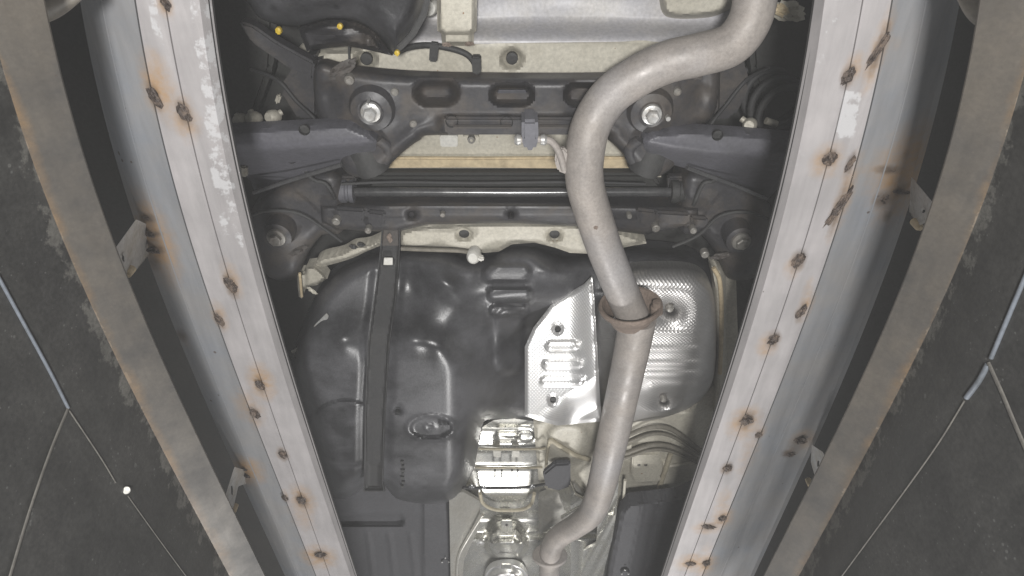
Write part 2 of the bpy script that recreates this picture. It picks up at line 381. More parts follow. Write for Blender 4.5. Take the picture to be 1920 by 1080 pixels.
# ------------------------------------------------------------------ pit walls and lift rails
ROWS = np.linspace(-160, 1330, 230)
def edge_px(tri, rows=ROWS):
    """x pixel of a long edge at each row, from its x at rows 0, 540, 1080 (smooth in x / z)."""
    k = [1324.0, 1000.0, 676.7]
    rt = [(tri[i] - 960) / k[i] for i in range(3)]
    y = np.array([0.241, 0.751, 1.748])                   # y / z of those rows
    a = np.radians(36.9) + np.arctan((rows - 540) / F_PX)
    yy = np.tan(a)
    # parabola through the three ratios in the angle
    aa = np.radians(36.9) + np.arctan((np.array([0, 540, 1080]) - 540) / F_PX)
    co = np.polyfit(aa, rt, 2)
    lo, hi = aa[0] - 0.05, aa[2] + 0.05
    return np.polyval(co, np.clip(a, lo, hi)), yy
def strip(name, secs, mat, parent, spots=(), peel=None, close=None, nsub=7, seed=0, flip=False, jag=0):
    """Loft along the pit: secs = [(edge triple, z), ...] across. spots = stains (px, py, rx, ry, rust, soot)."""
    cols = []
    for tri, z in secs:
        r, yy = edge_px(tri); cols.append(np.stack([r * z, yy * z, np.full(len(r), z)], 1))
    full = []
    for i in range(len(cols) - 1):
        for k in range(nsub): full.append(cols[i] * (1 - k / nsub) + cols[i + 1] * (k / nsub))
    full.append(cols[-1])
    n0 = len(full)
    if close is not None:                                  # back of the bar: turned up by close and returned
        for c in (cols[-1], cols[0]):
            b = c.copy(); b[:, 2] += close; full.append(b)
        full.append(cols[0].copy())
    V = np.array(full)                                     # columns x rows x 3
    nc, nr = V.shape[:2]
    bm = bmesh.new(); vs = [[bm.verts.new(V[i, j]) for j in range(nr)] for i in range(nc)]
    for i in range(nc - 1):
        for j in range(nr - 1): bm.faces.new((vs[i][j], vs[i + 1][j], vs[i + 1][j + 1], vs[i][j + 1]))
    bmesh.ops.remove_doubles(bm, verts=bm.verts, dist=1e-6)
    bm.verts.ensure_lookup_table()
    co = np.array([v.co for v in bm.verts])
    dep = co @ FWD; pu = 960 + F_PX * (co @ RGT) / dep; pv = 540 - F_PX * (co @ UPV) / dep
    rust = np.zeros(len(co)); soot = np.zeros(len(co)); pe = np.zeros(len(co))
    for (cx, cy, rx, ry, a, b) in spots:
        sl = (960 - cx) / (2209 - cy)                      # the stain runs along the bar
        dx = pu - cx - sl * (pv - cy); dy = pv - cy
        h = abs(math.sin(cx * 12.9 + cy * 7.3)); h2 = math.sin(cx * 3.1 + cy * 1.7)
        rust = np.maximum(rust, a * (.55 + .45 * h) * np.exp(-(((dx - h2 * rx * .7) / (rx * (1.3 + 1.6 * h))) ** 2 + ((dy + h2 * ry * .8) / (ry * (1.2 + 1.4 * h))) ** 2)))
        soot = np.maximum(soot, b * np.exp(-((dx / (rx * 1.35)) ** 2 + (dy / (ry * 1.35)) ** 2)))
    if peel is not None: pe = peel(pu, pv)
    o = from_bm(name, bm, mat, parent, True, 25)
    for nme, arr in (('rust', rust), ('soot', soot), ('peel', pe)):
        at = o.data.attributes.new(nme, 'FLOAT', 'POINT'); at.data.foreach_set('value', arr.astype(np.float32))
    return o
def bead(px, py, z, rx, ry, ang, mat, parent, name='weld_bead'):
    """A lumpy blob of weld, lying on a downward face."""
    o = Vector(P(px, py, z)); bm = bmesh.new()
    bmesh.ops.create_icosphere(bm, subdivisions=3, radius=1)
    sd = Vector((random.random() * 50, 0, 0))
    for v in bm.verts:
        n = v.co.copy(); k = 0.9 + 0.35 * mnoise.noise(n * 1.7 + sd) + 0.4 * mnoise.noise(n * 4.5 + sd)
        p = Vector((n.x * rx * k, n.y * ry * k, n.z * min(rx, ry) * 0.6 * (0.6 + 1.1 * mnoise.noise(n * 5 + sd))))
        c, s = math.cos(ang), math.sin(ang)
        v.co = o + Vector((p.x * c - p.y * s, p.x * s + p.y * c, p.z))
    return from_bm(name, bm, mat, parent, True, 60)

def off(t, d): return tuple(x + d * k for x, k in zip(t, (1.3, 1.0, .7)))
ZB = 0.78     # underside of the flat bars
# --- left
RL = empty('lift_rail', P(440, 540, ZB), 'grey welded steel rail left of the car, the one with a white-scuffed inner bar', 'rail', 'long steel lift rails under the car')
WL = [(290, 182, 9, 22, .9, .9), (345, 212, 11, 20, .9, 1), (310, 6, 8, 16, .9, .8), (433, 535, 9, 20, .9, .9), (411, 600, 7, 15, .9, .8), (488, 722, 8, 13, .9, .9),
      (478, 776, 9, 13, .8, .7), (530, 852, 8, 10, .9, .9), (566, 938, 9, 11, .9, 1), (534, 934, 6, 9, .9, .7), (601, 1040, 11, 8, .9, 1)]
STL = [(300, 150, 10, 26, .8, 0), (470, 750, 12, 16, .5, 0), (565, 960, 10, 18, .5, 0)] + WL
def peelL(u, v):
    lx = 383 + (v / 540) * 75
    return S(34, 16, np.abs(u - lx + 10)) * S(560, 420, v) + S(16, 8, np.abs(u - (284 + v * .2))) * S(160, 60, v)
innL, cornL, midL, seamL, ridgeL, outL = (397, 502, 669), (374, 483, 657), (310, 436, 619), (255, 387, 593), (190, 338, 558), (150, 298, 534)
strip('angle_bar', [(innL, 0.797), (cornL, ZB), (midL, ZB), (midL, ZB + .006), (off(cornL, -5), ZB + .006), (off(innL, -6), 0.803), (innL, 0.797)], M['rail'], RL, STL, peelL)
strip('edge_seal', [(off(innL, .8), .799), (off(innL, -5), .7915)], M['rubber'], RL, close=.004)
strip('tube_edge', [(off(ridgeL, 1.2), ZB + .0072), (off(ridgeL, -1), ZB + .0072)], M['rail_tube'], RL, close=.003, nsub=2)
strip('flat_bar', [(off(midL, -2.2), ZB + .001), (seamL, ZB + .001)], M['rail'], RL, STL, peelL, close=0.012)
BRL = [(286, 445, 13, 30, .95, .6), (278, 410, 13, 8, .7, 1), (290, 438, 12, 5, .6, 1), (294, 468, 13, 7, .6, 1), (455, 890, 12, 11, .9, .6), (286, 492, 11, 14, .7, .8), (340, 628, 8, 10, .3, .9)]
strip('square_tube', [(off(seamL, -2.5), ZB + .004), (ridgeL, ZB + .008), ((183, 331, 553), ZB + .010), (off(outL, 10), ZB + .020), (outL, ZB + .034)], M['rail_tube'], RL, BRL + STL, close=0.09)
# --- right
RR = empty('lift_rail', P(1480, 540, ZB), 'grey welded steel rail right of the car, beside the bent exhaust pipe', 'rail', 'long steel lift rails under the car')
WR = [(1590, 143, 10, 19, .9, 1), (1648, 92, 7, 38, .9, 1), (1555, 297, 12, 14, .9, 1), (1594, 308, 6, 18, .6, 1), (1572, 390, 8, 44, .8, .8), (1497, 488, 11, 17, .9, 1), (1502, 585, 7, 17, .9, .8),
      (1450, 637, 10, 13, .9, 1), (1400, 788, 12, 13, .9, 1), (1422, 816, 6, 8, .8, .9), (1364, 878, 9, 9, .9, 1), (1328, 988, 13, 6, .9, .9), (1354, 972, 7, 8, .8, .9), (1294, 1057, 10, 6, .9, .9), (1324, 1056, 8, 8, .8, .8)]
STR = [(1655, 60, 7, 30, .4, 0), (1512, 545, 8, 20, .6, 0), (1408, 840, 8, 26, .35, 0), (1350, 950, 9, 18, .55, 0), (1318, 1035, 9, 12, .5, 0)] + WR
def peelR(u, v):
    lx = 1572 - (v / 540) * 105
    return S(26, 10, np.abs(u - lx + 8)) * S(520, 330, v) * 0.8 + S(26, 16, np.abs(u - (1640 - v * .22))) * S(150, 175, v) * S(285, 250, v) * 1.2
innR, cornR, midR, seamR, ridgeR, outR = (1527, 1412, 1240), (1546, 1431, 1252), (1616, 1480, 1283), (1671, 1530, 1316), (1737, 1582, 1351), (1800, 1650, 1414)
strip('angle_bar', [(innR, 0.797), (cornR, ZB), (midR, ZB), (midR, ZB + .006), (off(cornR, 5), ZB + .006), (off(innR, 6), 0.803), (innR, 0.797)], M['rail'], RR, STR, peelR)
strip('edge_seal', [(off(innR, -.8), .799), (off(innR, 5), .7915)], M['rubber'], RR, close=.004)
strip('tube_edge', [(off(ridgeR, -1.2), ZB + .0072), (off(ridgeR, 1), ZB + .0072)], M['rail_tube'], RR, close=.003, nsub=2)
strip('flat_bar', [(off(midR, 2.2), ZB + .001), (seamR, ZB + .001)], M['rail'], RR, STR, peelR, close=0.012)
BRR = [(1684, 345, 22, 34, .9, .35), (1665, 318, 20, 7, .7, 1), (1656, 374, 15, 13, .8, 1), (1690, 362, 20, 5, .6, .9), (1664, 405, 6, 10, .5, .8), (1698, 290, 8, 10, .7, .5), (1712, 368, 10, 30, .7, .2), (1492, 836, 20, 16, .9, .45), (1502, 826, 12, 8, .6, 1), (1478, 850, 10, 6, .7, 1), (1690, 70, 10, 14, .3, .2)]
strip('square_tube', [(off(seamR, 2.5), ZB + .004), (ridgeR, ZB + .008), ((1744, 1589, 1356), ZB + .010), (off(outR, -10), ZB + .020), (outR, ZB + .034)], M['rail_tube'], RR, BRR + STR, close=0.09)
for rail, ws in ((RL, WL), (RR, WR)):
    for (x, y, rx, ry, a, b) in ws:
        k = 1.0 / (F_PX / np.dot(P(x, y, ZB), FWD))
        ang = math.atan2(-(960 - x), (2209 - y)) * -1
        bead(x, y, ZB, rx * k * 1.05, ry * k * 1.0, -ang, M['weld'], rail)
for rail, pts in ((RL, [(280, 408, 13, 6), (283, 440, 12, 6), (288, 470, 14, 8), (460, 880, 10, 5), (466, 893, 10, 5)]),
                  (RR, [(1662, 318, 22, 8), (1650, 372, 16, 14), (1690, 360, 20, 5), (1500, 826, 15, 9), (1478, 852, 14, 6)])):
    for x, y, a, b in pts:
        k = np.dot(P(x, y, ZB), FWD) / F_PX
        bead(x, y, ZB + .014, a * k, b * k, 0.1, M['weld'], rail)
# brackets that tie the rails to the pit edge
def bracket(rail, poly, slot, bpos, zr, zl, xr, xl):
    zf = lambda u, v: zr + (zl - zr) * (u - xr) / (xl - xr)
    f = field('bracket', poly, lambda u, v, d: zf(u, v), M['bracket'], rail, step=3, rim=0.005, holes=[slot])
    b = bolt(bpos[0], bpos[1], zf(*bpos) - 0.002, 0.004, M['sealer'], f, h=0.006)
bracket(RL, [(252, 415), (275, 425), (278, 480), (248, 516), (228, 512), (214, 468)], (229, 486, 4, 10), (240, 513), 0.80, 0.69, 275, 225)
bracket(RL, [(438, 880), (462, 886), (468, 905), (446, 912), (436, 958), (420, 962), (424, 925)], (434, 922, 3, 13), (438, 957), 0.80, 0.72, 460, 425)
bracket(RR, [(1712, 335), (1748, 378), (1734, 418), (1722, 424), (1708, 400)], (1734, 398, 5, 6), (1722, 424), 0.79, 0.70, 1705, 1745)
bracket(RR, [(1524, 838), (1545, 852), (1542, 900), (1532, 905), (1522, 870)], (1535, 872, 3, 10), (1519, 908), 0.80, 0.73, 1520, 1545)

# pit edges and walls
XW = 0.45
def wall(side, lipe, rust, low):
    sgn = -1 if side == 'left' else 1
    zc = 0.557; zl = 0.585
    st = []
    for v in np.arange(60, 1100, 22):
        r, _ = edge_px(rust, np.array([float(v)]));
        a = math.radians(36.9) + math.atan((v - 540) / F_PX)
        dep = math.tan(a) * s_ + c_
        px = 960 + F_PX * r[0] / dep
        st.append((px + random.uniform(-3, 3), v, random.uniform(4, 8), random.uniform(14, 30), random.uniform(.35, .95) * (1 if side == 'left' else .75), random.choice((0, 0, .3))))
    W = strip('pit_wall_' + side, [(rust, zc), (low, zc * 0.86), ((low[0] + sgn * 900, low[1] + sgn * 620, low[2] + sgn * 420), 0.30)], M['wall_crust'], None, [], lambda u, v: S(75, 0, np.abs(u - np.interp(v, [q[1] for q in st], [q[0] for q in st]) - sgn * 4)) * 1.1)
    W['kind'] = 'structure'
    pk = lambda u, v: S(12, 2, np.abs(u - np.interp(v, [q[1] for q in st], [q[0] for q in st])))
    l = strip('edge_angle', [(lipe, zl), (rust, zc)], M['lip'], W, st, pk, close=0.002, nsub=14)
    bm = bmesh.new(); bmesh.ops.create_grid(bm, x_segments=24, y_segments=8, size=1)
    for v in bm.verts: v.co = Vector((sgn * (0.478 + 0.003 * (1 - v.co.y)), 1.4 + v.co.x * 2.0, -0.18 + v.co.y * 0.5))
    lo_ = from_bm('lower_sheet', bm, M['wall'], W)
    return W, st
WALL_L, stL = wall('left', (82, 246, 496), (-28, 157, 430), (-190, 12, 345))
WALL_R, stR = wall('right', (1838, 1690, 1433), (1952, 1777, 1498), (2110, 1895, 1572))

# ------------------------------------------------------------------ the car
CAR = empty('car', (0, 1.0, 1.0), 'underside of a cream car with black fuel tank and bent grey exhaust pipe', 'car')
def lab(o, t): o['label'] = t; return o

bm = bmesh.new()
for x0, x1 in ((-1.1, 1.1),):
    bmesh.ops.create_grid(bm, x_segments=40, y_segments=60, size=1)
    for v in bm.verts: v.co = Vector((v.co.x * 1.1, 1.5 + v.co.y * 2.0, 1.36 + 0.02 * mnoise.noise(Vector((v.co.x * 5, v.co.y * 7, 0)))))
bmesh.ops.reverse_faces(bm, faces=bm.faces)
PAN = lab(from_bm('floor_pan', bm, M['pan'], CAR, recalc=False), 'black coated floor seen in the gaps')

# rear well panel and rear cross panel
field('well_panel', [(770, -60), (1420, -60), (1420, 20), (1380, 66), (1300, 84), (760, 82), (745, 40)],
      lambda u, v, d: 1.235 - 0.055 * S(35, 78, v) + 0.02 * G(u, v, 1050, -10, 160, 50), M['well_grey'], CAR, step=6, rim=0.03)
field('well_lip', [(1225, -60), (1232, 0), (1238, 26), (1256, 38), (1300, 40), (1345, 34), (1378, 14), (1392, -20), (1395, -60)],
      lambda u, v, d: 1.19 + 0.06 * S(16, 0, d), M['cream'], CAR, step=4, rim=0.05, smooth=4)
cp = field('cross_panel', [(556, 94), (700, 84), (900, 70), (1205, 66), (1400, 70), (1380, 150), (560, 150)],
      lambda u, v, d: 1.175 + 0.03 * S(14, 0, d) + 0.004 * S(76, 84, v) , M['cream'], CAR, step=5, rim=0.04, holes=[(960, 111, 11, 10), (686, 112, 11, 10)])
for x, y in ((960, 111), (686, 112)): lathe('hole_plug', [(0, .002), (.007, .001), (.0105, .002), (.0105, .012)], P(x, y, 1.185), (0, 0, 1), M['rubber'], cp, seg=16)
slab('seam_line', [(652, 86), (656, 86), (657, 118), (653, 118)], 1.172, 0.004, M['rubber'], cp, bev=0)
br = field('bracket', [(818, -60), (895, -60), (893, 58), (888, 62), (888, 86), (829, 86), (827, 62), (820, 58)],
      lambda u, v, d: 1.135 + 0.022 * S(9, 0, d) + 0.014 * S(58, 66, v), M['cream'], CAR, step=3, rim=0.03)
for x, y in ((880, 82), (838, 84)): bead(x, y, 1.147, .008, .004, 0, M['flange'], br, 'rust_spot')
lathe('grommet', [(0.0, -.006), (.012, -.006), (.016, 0), (.016, .012)], P(803, 14, 1.18), (0, 0, 1), M['white_plastic'], CAR, seg=14)
bead(1478, 22, 1.15, .028, .016, .2, M['cream'], CAR, 'rubber_mount'); bead(1465, 18, 1.135, .014, .009, .5, M['sealer'], CAR, 'rust_spot')

# black canister in the upper left corner, its bracket, harness and clips
can = field('canister', [(452, -70), (812, -70), (806, 0), (790, 42), (765, 82), (745, 104), (728, 92), (708, 66), (680, 48), (650, 40), (616, 38), (560, 50), (500, 40), (470, 10)],
      lambda u, v, d: 1.06 + 0.11 * (1 - np.sqrt(1 - (1 - np.clip(d / 45, 0, 1)) ** 2)) - 0.02 * G(u, v, 600, -5, 80, 30) + 0.018 * G(u, v, 668, 20, 26, 30) - .012 * G(u, v, 728, 60, 14, 30, -.5), M['plastic'], CAR, step=4, rim=0.08, smooth=3)
slab('seam_flange', [(806, -40), (815, -38), (800, 30), (780, 66), (760, 88), (748, 98), (741, 90), (768, 62), (788, 26)], 1.045, 0.012, M['rubber'], can)
cb = field('canister_bracket', [(560, 55), (620, 38), (668, 46), (700, 62), (716, 88), (735, 104), (700, 96), (672, 90), (650, 86), (600, 92), (575, 96)],
      lambda u, v, d: 1.12 + 0.03 * S(10, 0, d) - .02 * G(u, v, 612, 66, 30, 7) + .015 * G(u, v, 690, 75, 9, 12), M['dark'], CAR, step=4, rim=0.04)
slab('bracket_stay', [(446, 40), (474, 48), (520, 80), (590, 118), (586, 150), (540, 128), (470, 80)], 1.13, 0.03, M['dark'], cb, bev=0.004)
for x, y, a, b in ((523, 57, 7, 8), (638, 50, 7, 5), (745, 100, 5, 6)):
    k = .0006
    cl = box('yellow_clip', P(x, y, 1.05), (a * 2 * k, b * 2 * k, 0.012), M['yellow'], CAR, bev=.002)
    lathe('clip_head', [(0, -.006), (.004, -.005), (.0045, 0)], P(x, y - 2, 1.045), (0, 0, 1), M['yellow'], cl, seg=10)
tube('wiring_cable', [(742, 98, 1.10), (770, 88, 1.13), (805, 85, 1.15), (845, 91, 1.15), (875, 102, 1.15), (890, 120, 1.14), (894, 145, 1.12)], .0052, M['rubber'], CAR)
slab('cable_clip', [(806, 80), (823, 82), (819, 117), (804, 116)], 1.138, 0.012, M['rubber'], CAR, bev=.002)
slab('cable_end', [(884, 108), (901, 108), (902, 138), (886, 140)], 1.12, 0.02, M['rubber'], CAR, bev=.002)

# cream panel in the window behind the subframe
wp = field('window_panel', [(690, 240), (1225, 240), (1240, 332), (680, 332)],
      lambda u, v, d: 1.225 - 0.012 * S(288, 296, v) + 0.010 * S(313, 320, v), M['cream'], CAR, step=4, rim=0.03)
slab('sealer_bead', [(700, 296), (900, 297), (1040, 296), (1225, 296), (1226, 316), (1040, 317), (880, 315), (700, 316)], 1.208, 0.012, M['sealer'], wp, bev=.003)
slab('welded_tab', [(868, 255), (898, 255), (898, 272), (890, 279), (872, 279)], 1.205, 0.012, M['cream'], wp, bev=.002)
slab('welded_tab', [(824, 255), (858, 255), (858, 276), (826, 276)], 1.212, 0.012, M['white_plastic'], wp, bev=.002)
lathe('weld_nut', [(0.003, -.006), (.007, -.006), (.008, 0), (.008, .006)], P(884, 261, 1.203), (0, 0, 1), M['bolt_dull'], wp, seg=12)

# ---- rear subframe
sub_out = [(596, 118), (650, 128), (760, 139), (900, 143), (1130, 143), (1245, 130), (1335, 106), (1350, 150), (1336, 222), (1300, 244), (1280, 292), (1238, 330), (1198, 324), (1165, 286), (1140, 262), (1115, 253),
           (820, 253), (790, 261), (757, 284), (716, 322), (690, 334), (652, 326), (632, 292), (628, 252), (600, 232), (588, 170)]
def subz(u, v, d):
    z = 1.075 + 0.035 * (1 - np.sqrt(1 - (1 - np.clip(d / 22, 0, 1)) ** 2))
    for cx, a, b in ((818, 36, 19), (960, 38, 17), (1100, 38, 18)):
        z = z + 0.06 * pill(u, v, cx, 172 if cx == 818 else 177, a, b, 14 if cx != 818 else 24)
    z = z - 0.018 * G(u, v, 700, 212, 42, 34) - 0.018 * G(u, v, 1222, 216, 42, 34)
    z = z + 0.02 * S(212, 222, v) * S(815, 835, u) * S(1145, 1125, u)
    z = z + 0.022 * G(u, v, 612, 175, 26, 40) + 0.022 * G(u, v, 1318, 170, 28, 40)
    z = z - 0.012 * G(u, v, 775, 250, 50, 16, -.6) - .012 * G(u, v, 1150, 250, 40, 16, .7)
    return z
SUB = lab(field('rear_subframe', sub_out, subz, M['dark'], CAR, step=4, rim=0.02, smooth=3), 'black pressed rear subframe with oblong holes')
slab('reinforcement', [(832, 220), (1110, 222), (1112, 254), (835, 254)], 1.078, 0.02, M['dark'], SUB, bev=.004)
for x in (905, 1040): slab('flange_strip', [(x - 55, 236), (x + 55, 236), (x + 55, 242), (x - 55, 242)], 1.072, 0.008, M['dark_brown'], SUB, bev=.002)
for x, y in ((847, 228), (950, 230)): lathe('socket', [(.011, -.001), (.009, .004), (.008, .03), (0, .03)], P(x, y, 1.075), (0, 0, 1), M['rubber'], SUB, seg=16)
slab('hole_insert', [(932, 170), (988, 170), (990, 176), (930, 176)], 1.10, 0.01, M['arm'], SUB, bev=.003)
for x, y, m in ((695, 211, 'zinc'), (1222, 215, 'zinc')):
    lathe('mount_cup', [(.040, .02), (.034, .004), (.022, 0.0), (.018, .002)], P(x, y, 1.052), (0, 0, 1), M['dark'], SUB, seg=28)
    bolt(x, y, 1.05, .0125, M[m], SUB, h=.014)
lathe('pin', [(0, -.02), (.002, -.02), (.0025, .0)], P(692, 186, 1.045), (0, 0, 1), M['zinc'], SUB, seg=8)
lathe('pin', [(0, -.01), (.004, -.01), (.004, .0)], P(1251, 219, 1.045), (0, 0, 1), M['zinc'], SUB, seg=8)
for x in (632, 1310):
    slab('gusset', [(x - 25, 150), (x + 25, 148), (x + 30, 218), (x - 22, 226)], 1.10, 0.02, M['dark_brown'], SUB, bev=.005)
slab('side_leg', [(560, 110), (600, 104), (600, 225), (560, 232), (520, 170)], 1.15, 0.05, M['dark'], SUB, bev=.01)
slab('side_leg', [(1340, 96), (1385, 80), (1410, 160), (1380, 225), (1338, 228)], 1.15, 0.05, M['dark'], SUB, bev=.01)
# lower half of the subframe: side members and front crossmember
field('front_crossmember', [(600, 384), (770, 379), (1065, 380), (1310, 388), (1312, 418), (1210, 440), (1080, 424), (960, 418), (800, 421), (740, 436), (640, 430), (600, 420)],
      lambda u, v, d: 1.11 + 0.03 * (1 - np.sqrt(1 - (1 - np.clip(d / 12, 0, 1)) ** 2)) + 0.006 * S(404, 410, v), M['dark'], SUB, step=4, rim=0.06, holes=[(958, 401, 4, 4), (772, 402, 5, 5)])
for sgn, cx in ((-1, 545), (1, 1375)):
    X = lambda a: cx + sgn * a
    field('side_member', [(X(-95), 330), (X(-40), 322), (X(40), 360), (X(75), 400), (X(66), 470), (X(40), 520), (X(-10), 522), (X(-30), 480), (X(-60), 440), (X(-100), 430)],
          lambda u, v, d: 1.13 + 0.04 * (1 - np.sqrt(1 - (1 - np.clip(d / 26, 0, 1)) ** 2)) - .02 * G(u, v, X(25), 448, 34, 30), M['dark'], SUB, step=5, rim=0.07, smooth=3)
for x, y in ((518, 446), (1390, 453)):
    lathe('mount_sleeve', [(.030, .06), (.028, .004), (.020, 0), (.012, .0)], P(x, y, 1.085), (0, 0, 1), M['dark'], SUB, seg=24)
    bolt(x, y, 1.082, .0135, M['bolt_dull'], SUB, h=.012)
for x, y, r in ((1322, 477, .006), (1396, 428, .004), (1130, 420, .003)): bolt(x, y, 1.10, r, M['bolt_dull'], SUB)
for (x, y, w_, h_) in ((655, 404, 30, 14), (705, 412, 18, 16), (1262, 410, 34, 13), (1212, 408, 20, 16), (1312, 418, 18, 12)):
    slab('link_bracket', [(x - w_, y - h_), (x + w_, y - h_ + 4), (x + w_ - 4, y + h_), (x - w_ + 5, y + h_ - 3)], 1.10, 0.015, M['dark'], SUB, bev=.005)
slab('rear_rail_edge', [(700, 326), (1225, 326), (1240, 352), (690, 352)], 1.19, 0.03, M['pan'], SUB, bev=.006)

# ---- arms
def arm(sgn, pts, ridge):
    rx = [p[0] for p in ridge]; ry = [p[1] for p in ridge]
    if rx[0] > rx[-1]: rx, ry = rx[::-1], ry[::-1]
    def z(u, v, d):
        q = v - np.interp(u, rx, ry)
        return 1.03 + 0.0012 * np.sqrt(q * q + 40) + 0.0009 * q + .010 * S(8, 0, d)
    return field('control_arm', pts, z, M['arm'], CAR, step=4, rim=0.03)
AL = arm(-1, [(380, 246), (450, 243), (545, 238), (650, 233), (690, 250), (706, 264), (704, 284), (642, 309), (560, 336), (478, 363), (470, 340), (440, 310), (380, 300)], [(380, 276), (540, 279), (640, 272), (705, 266)])
AR = arm(1, [(1205, 262), (1225, 250), (1290, 244), (1385, 250), (1480, 258), (1540, 262), (1540, 320), (1480, 330), (1440, 374), (1380, 350), (1290, 317), (1212, 296)], [(1205, 266), (1260, 278), (1330, 287), (1420, 291), (1540, 290)])
tube('arm_flange', [(476, 361, 1.12), (560, 333, 1.10), (640, 309, 1.08)], .0042, M['bar'], AL)
tube('arm_flange', [(1436, 372, 1.12), (1370, 345, 1.10), (1288, 314, 1.08)], .0042, M['bar'], AR)
for a, x, y in ((AL, 546, 298), (AR, 1368, 305), (AL, 570, 244), (AR, 1346, 254)):
    lathe('hole_rim', [(.009, -.001), (.008, .006), (0, .006)], P(x, y, 1.03 if y < 280 else 1.085), (0, 0, 1), M['rubber'], a, seg=14)
for a, x, sg in ((AL, 690, 1), (AR, 1218, -1)):
    o = Vector(P(x, 292, 1.10))
    lathe('bushing', [(0, -.036), (.012, -.036), (.014, -.03), (.030, -.03), (.032, -.02), (.032, .02), (.030, .03), (.014, .03), (0, .036)], o, (0.35 * sg, 1, 0), M['rubber'], a, seg=22)
    tube('bush_bracket', [(x + sg * 18, 262, 1.06), (x + sg * 38, 280, 1.075), (x + sg * 26, 308, 1.09), (x - sg * 20, 318, 1.10)], .010, M['dark'], a, flat=.5)
# stabilizer bar, clamps and end links
SB = lab(tube('stabilizer_bar', [(560, 366, 1.17), (600, 362, 1.165), (720, 360, 1.16), (960, 361, 1.16), (1200, 360, 1.16), (1320, 362, 1.165), (1360, 368, 1.17)], .0095, M['bar'], CAR, seg=18), 'glossy black stabilizer bar')
for x in (640, 1282):
    o = Vector(P(x, 359, 1.158))
    lathe('clamp_bush', [(.010, -.026), (.021, -.026), (.023, -.022), (.023, -.012), (.020, -.010), (.020, -.004), (.023, -.002), (.023, .010), (.020, .012), (.020, .016), (.023, .018), (.023, .026), (.010, .026)], o, (1, 0, 0), M['rubber_grey'] if x < 1000 else M['rubber'], SB, seg=22)
    slab('clamp_plate', [(x - 30, 332), (x + 28, 332), (x + 24, 386), (x - 28, 386)], 1.17, .02, M['dark'], SB, bev=.004)
for x, y, r in ((600, 360, .006), (1312, 366, .006), (1298, 364, .005), (1352, 364, .004)):
    bolt(x, y, 1.14, r, M['zinc'], SB, 'link_nut')
for x, y in ((565, 362), (1350, 358)):
    bead(x, y, 1.14, .009, .007, .3, M['pale'], SB, 'link_joint')
# pale joints and the coil springs behind the rails
for (x, y, ex, ey) in ((512, 219, 528, 210), (476, 222, 470, 208), (452, 226, 444, 216), (1406, 234, 1390, 222)):
    k = lathe('link_joint', [(0, -.012), (.008, -.012), (.012, -.006), (.0125, .004), (.009, .012), (0, .014)], P(x, y, 1.10), (.5, .3, 1), M['pale'], CAR, seg=14)
    tube('stud', [(x, y, 1.10), (ex, ey, 1.11)], .0055, M['pale'], k, seg=10)
tube('link_rod', [(1436, 226, 1.1), (1456, 233, 1.1)], .006, M['pale'], CAR, seg=10)
box('tab', P(522, 185, 1.13), (.008, .018, .012), M['pale'], CAR, rotz=.5); box('tab', P(458, 320, 1.1), (.012, .022, .012), M['pale'], CAR, rotz=.2)
for cx, cy in ((1452, 192),):
    c = Vector(P(cx, cy, 1.24)); pts = []
    for i in range(110):
        a = i / 110 * 4.2 * 2 * math.pi
        pts.append(c + Vector((math.cos(a) * .05, math.sin(a) * .05, -.09 + .20 * i / 110)))
    bm = bmesh.new(); sweep(bm, pts, .007, 10); from_bm('coil_spring', bm, M['strap'], CAR, True, 60)
for cx, sgn in ((430, -1), (1490, 1)):
    slab('wheel_arch', [(cx - 90, -20), (cx + 90, -20), (cx + 60 - sgn * 20, 130), (cx + 40, 240), (cx - 60, 240), (cx - 80, 130)], 1.28, .05, M['pan'], CAR, bev=.01)

# ---- cream strips in front of the subframe
fs = field('front_strip', [(748, 436), (775, 426), (880, 419), (975, 417), (1080, 421), (1150, 430), (1196, 445), (1216, 456), (1180, 462), (1110, 476), (1068, 474), (1040, 464), (1002, 455), (960, 458), (935, 472), (908, 474), (880, 470), (755, 462), (750, 455)],
      lambda u, v, d: 1.155 + .016 * S(7, 0, d), M['cream'], CAR, step=4, rim=.03, holes=[(870, 440, 10, 8), (1040, 441, 10, 8)])
for x, y in ((870, 440), (1040, 441)): lathe('hole_plug', [(0, .004), (.006, .003), (.0105, .004), (.0105, .012)], P(x, y, 1.165), (0, 0, 1), M['rubber'], fs, seg=16)
sl = field('side_strip', [(592, 492), (606, 482), (640, 474), (662, 462), (690, 458), (722, 444), (722, 456), (690, 470), (660, 484), (628, 494), (600, 500)], lambda u, v, d: 1.15 + .012 * S(6, 0, d), M['cream'], CAR, step=3, rim=.03, smooth=3)
for x, y in ((662, 463), (676, 459)): bead(x, y, 1.143, .008, .005, .3, M['rubber'], sl, 'grommet')
bk = field('sill_bracket', [(556, 512), (570, 512), (574, 500), (590, 498), (606, 512), (614, 522), (596, 534), (574, 540), (566, 560), (560, 556)], lambda u, v, d: 1.14 + .02 * S(5, 0, d) + .01 * S(580, 570, u), M['cream'], CAR, step=3, rim=.03)
tube('sealer_bead', [(562, 512, 1.135), (564, 535, 1.135), (566, 556, 1.14)], .003, M['sealer'], bk)
tube('side_strap', [(548, 660, 1.08), (562, 652, 1.08), (575, 632, 1.09), (582, 615, 1.10)], .004, M['pale'], CAR, flat=.6)
slab('paper_tag', [(612, 588), (616, 594), (606, 616), (582, 640), (578, 634), (590, 610)], 1.06, .004, M['bracket'], CAR, bev=.001)
bead(585, 545, 1.12, .012, .005, .8, M['cream'], CAR, 'grommet')
tube('fuel_line', [(752, 466, 1.125), (800, 468, 1.125), (860, 470, 1.125), (884, 474, 1.12)], .0045, M['hose'], CAR)
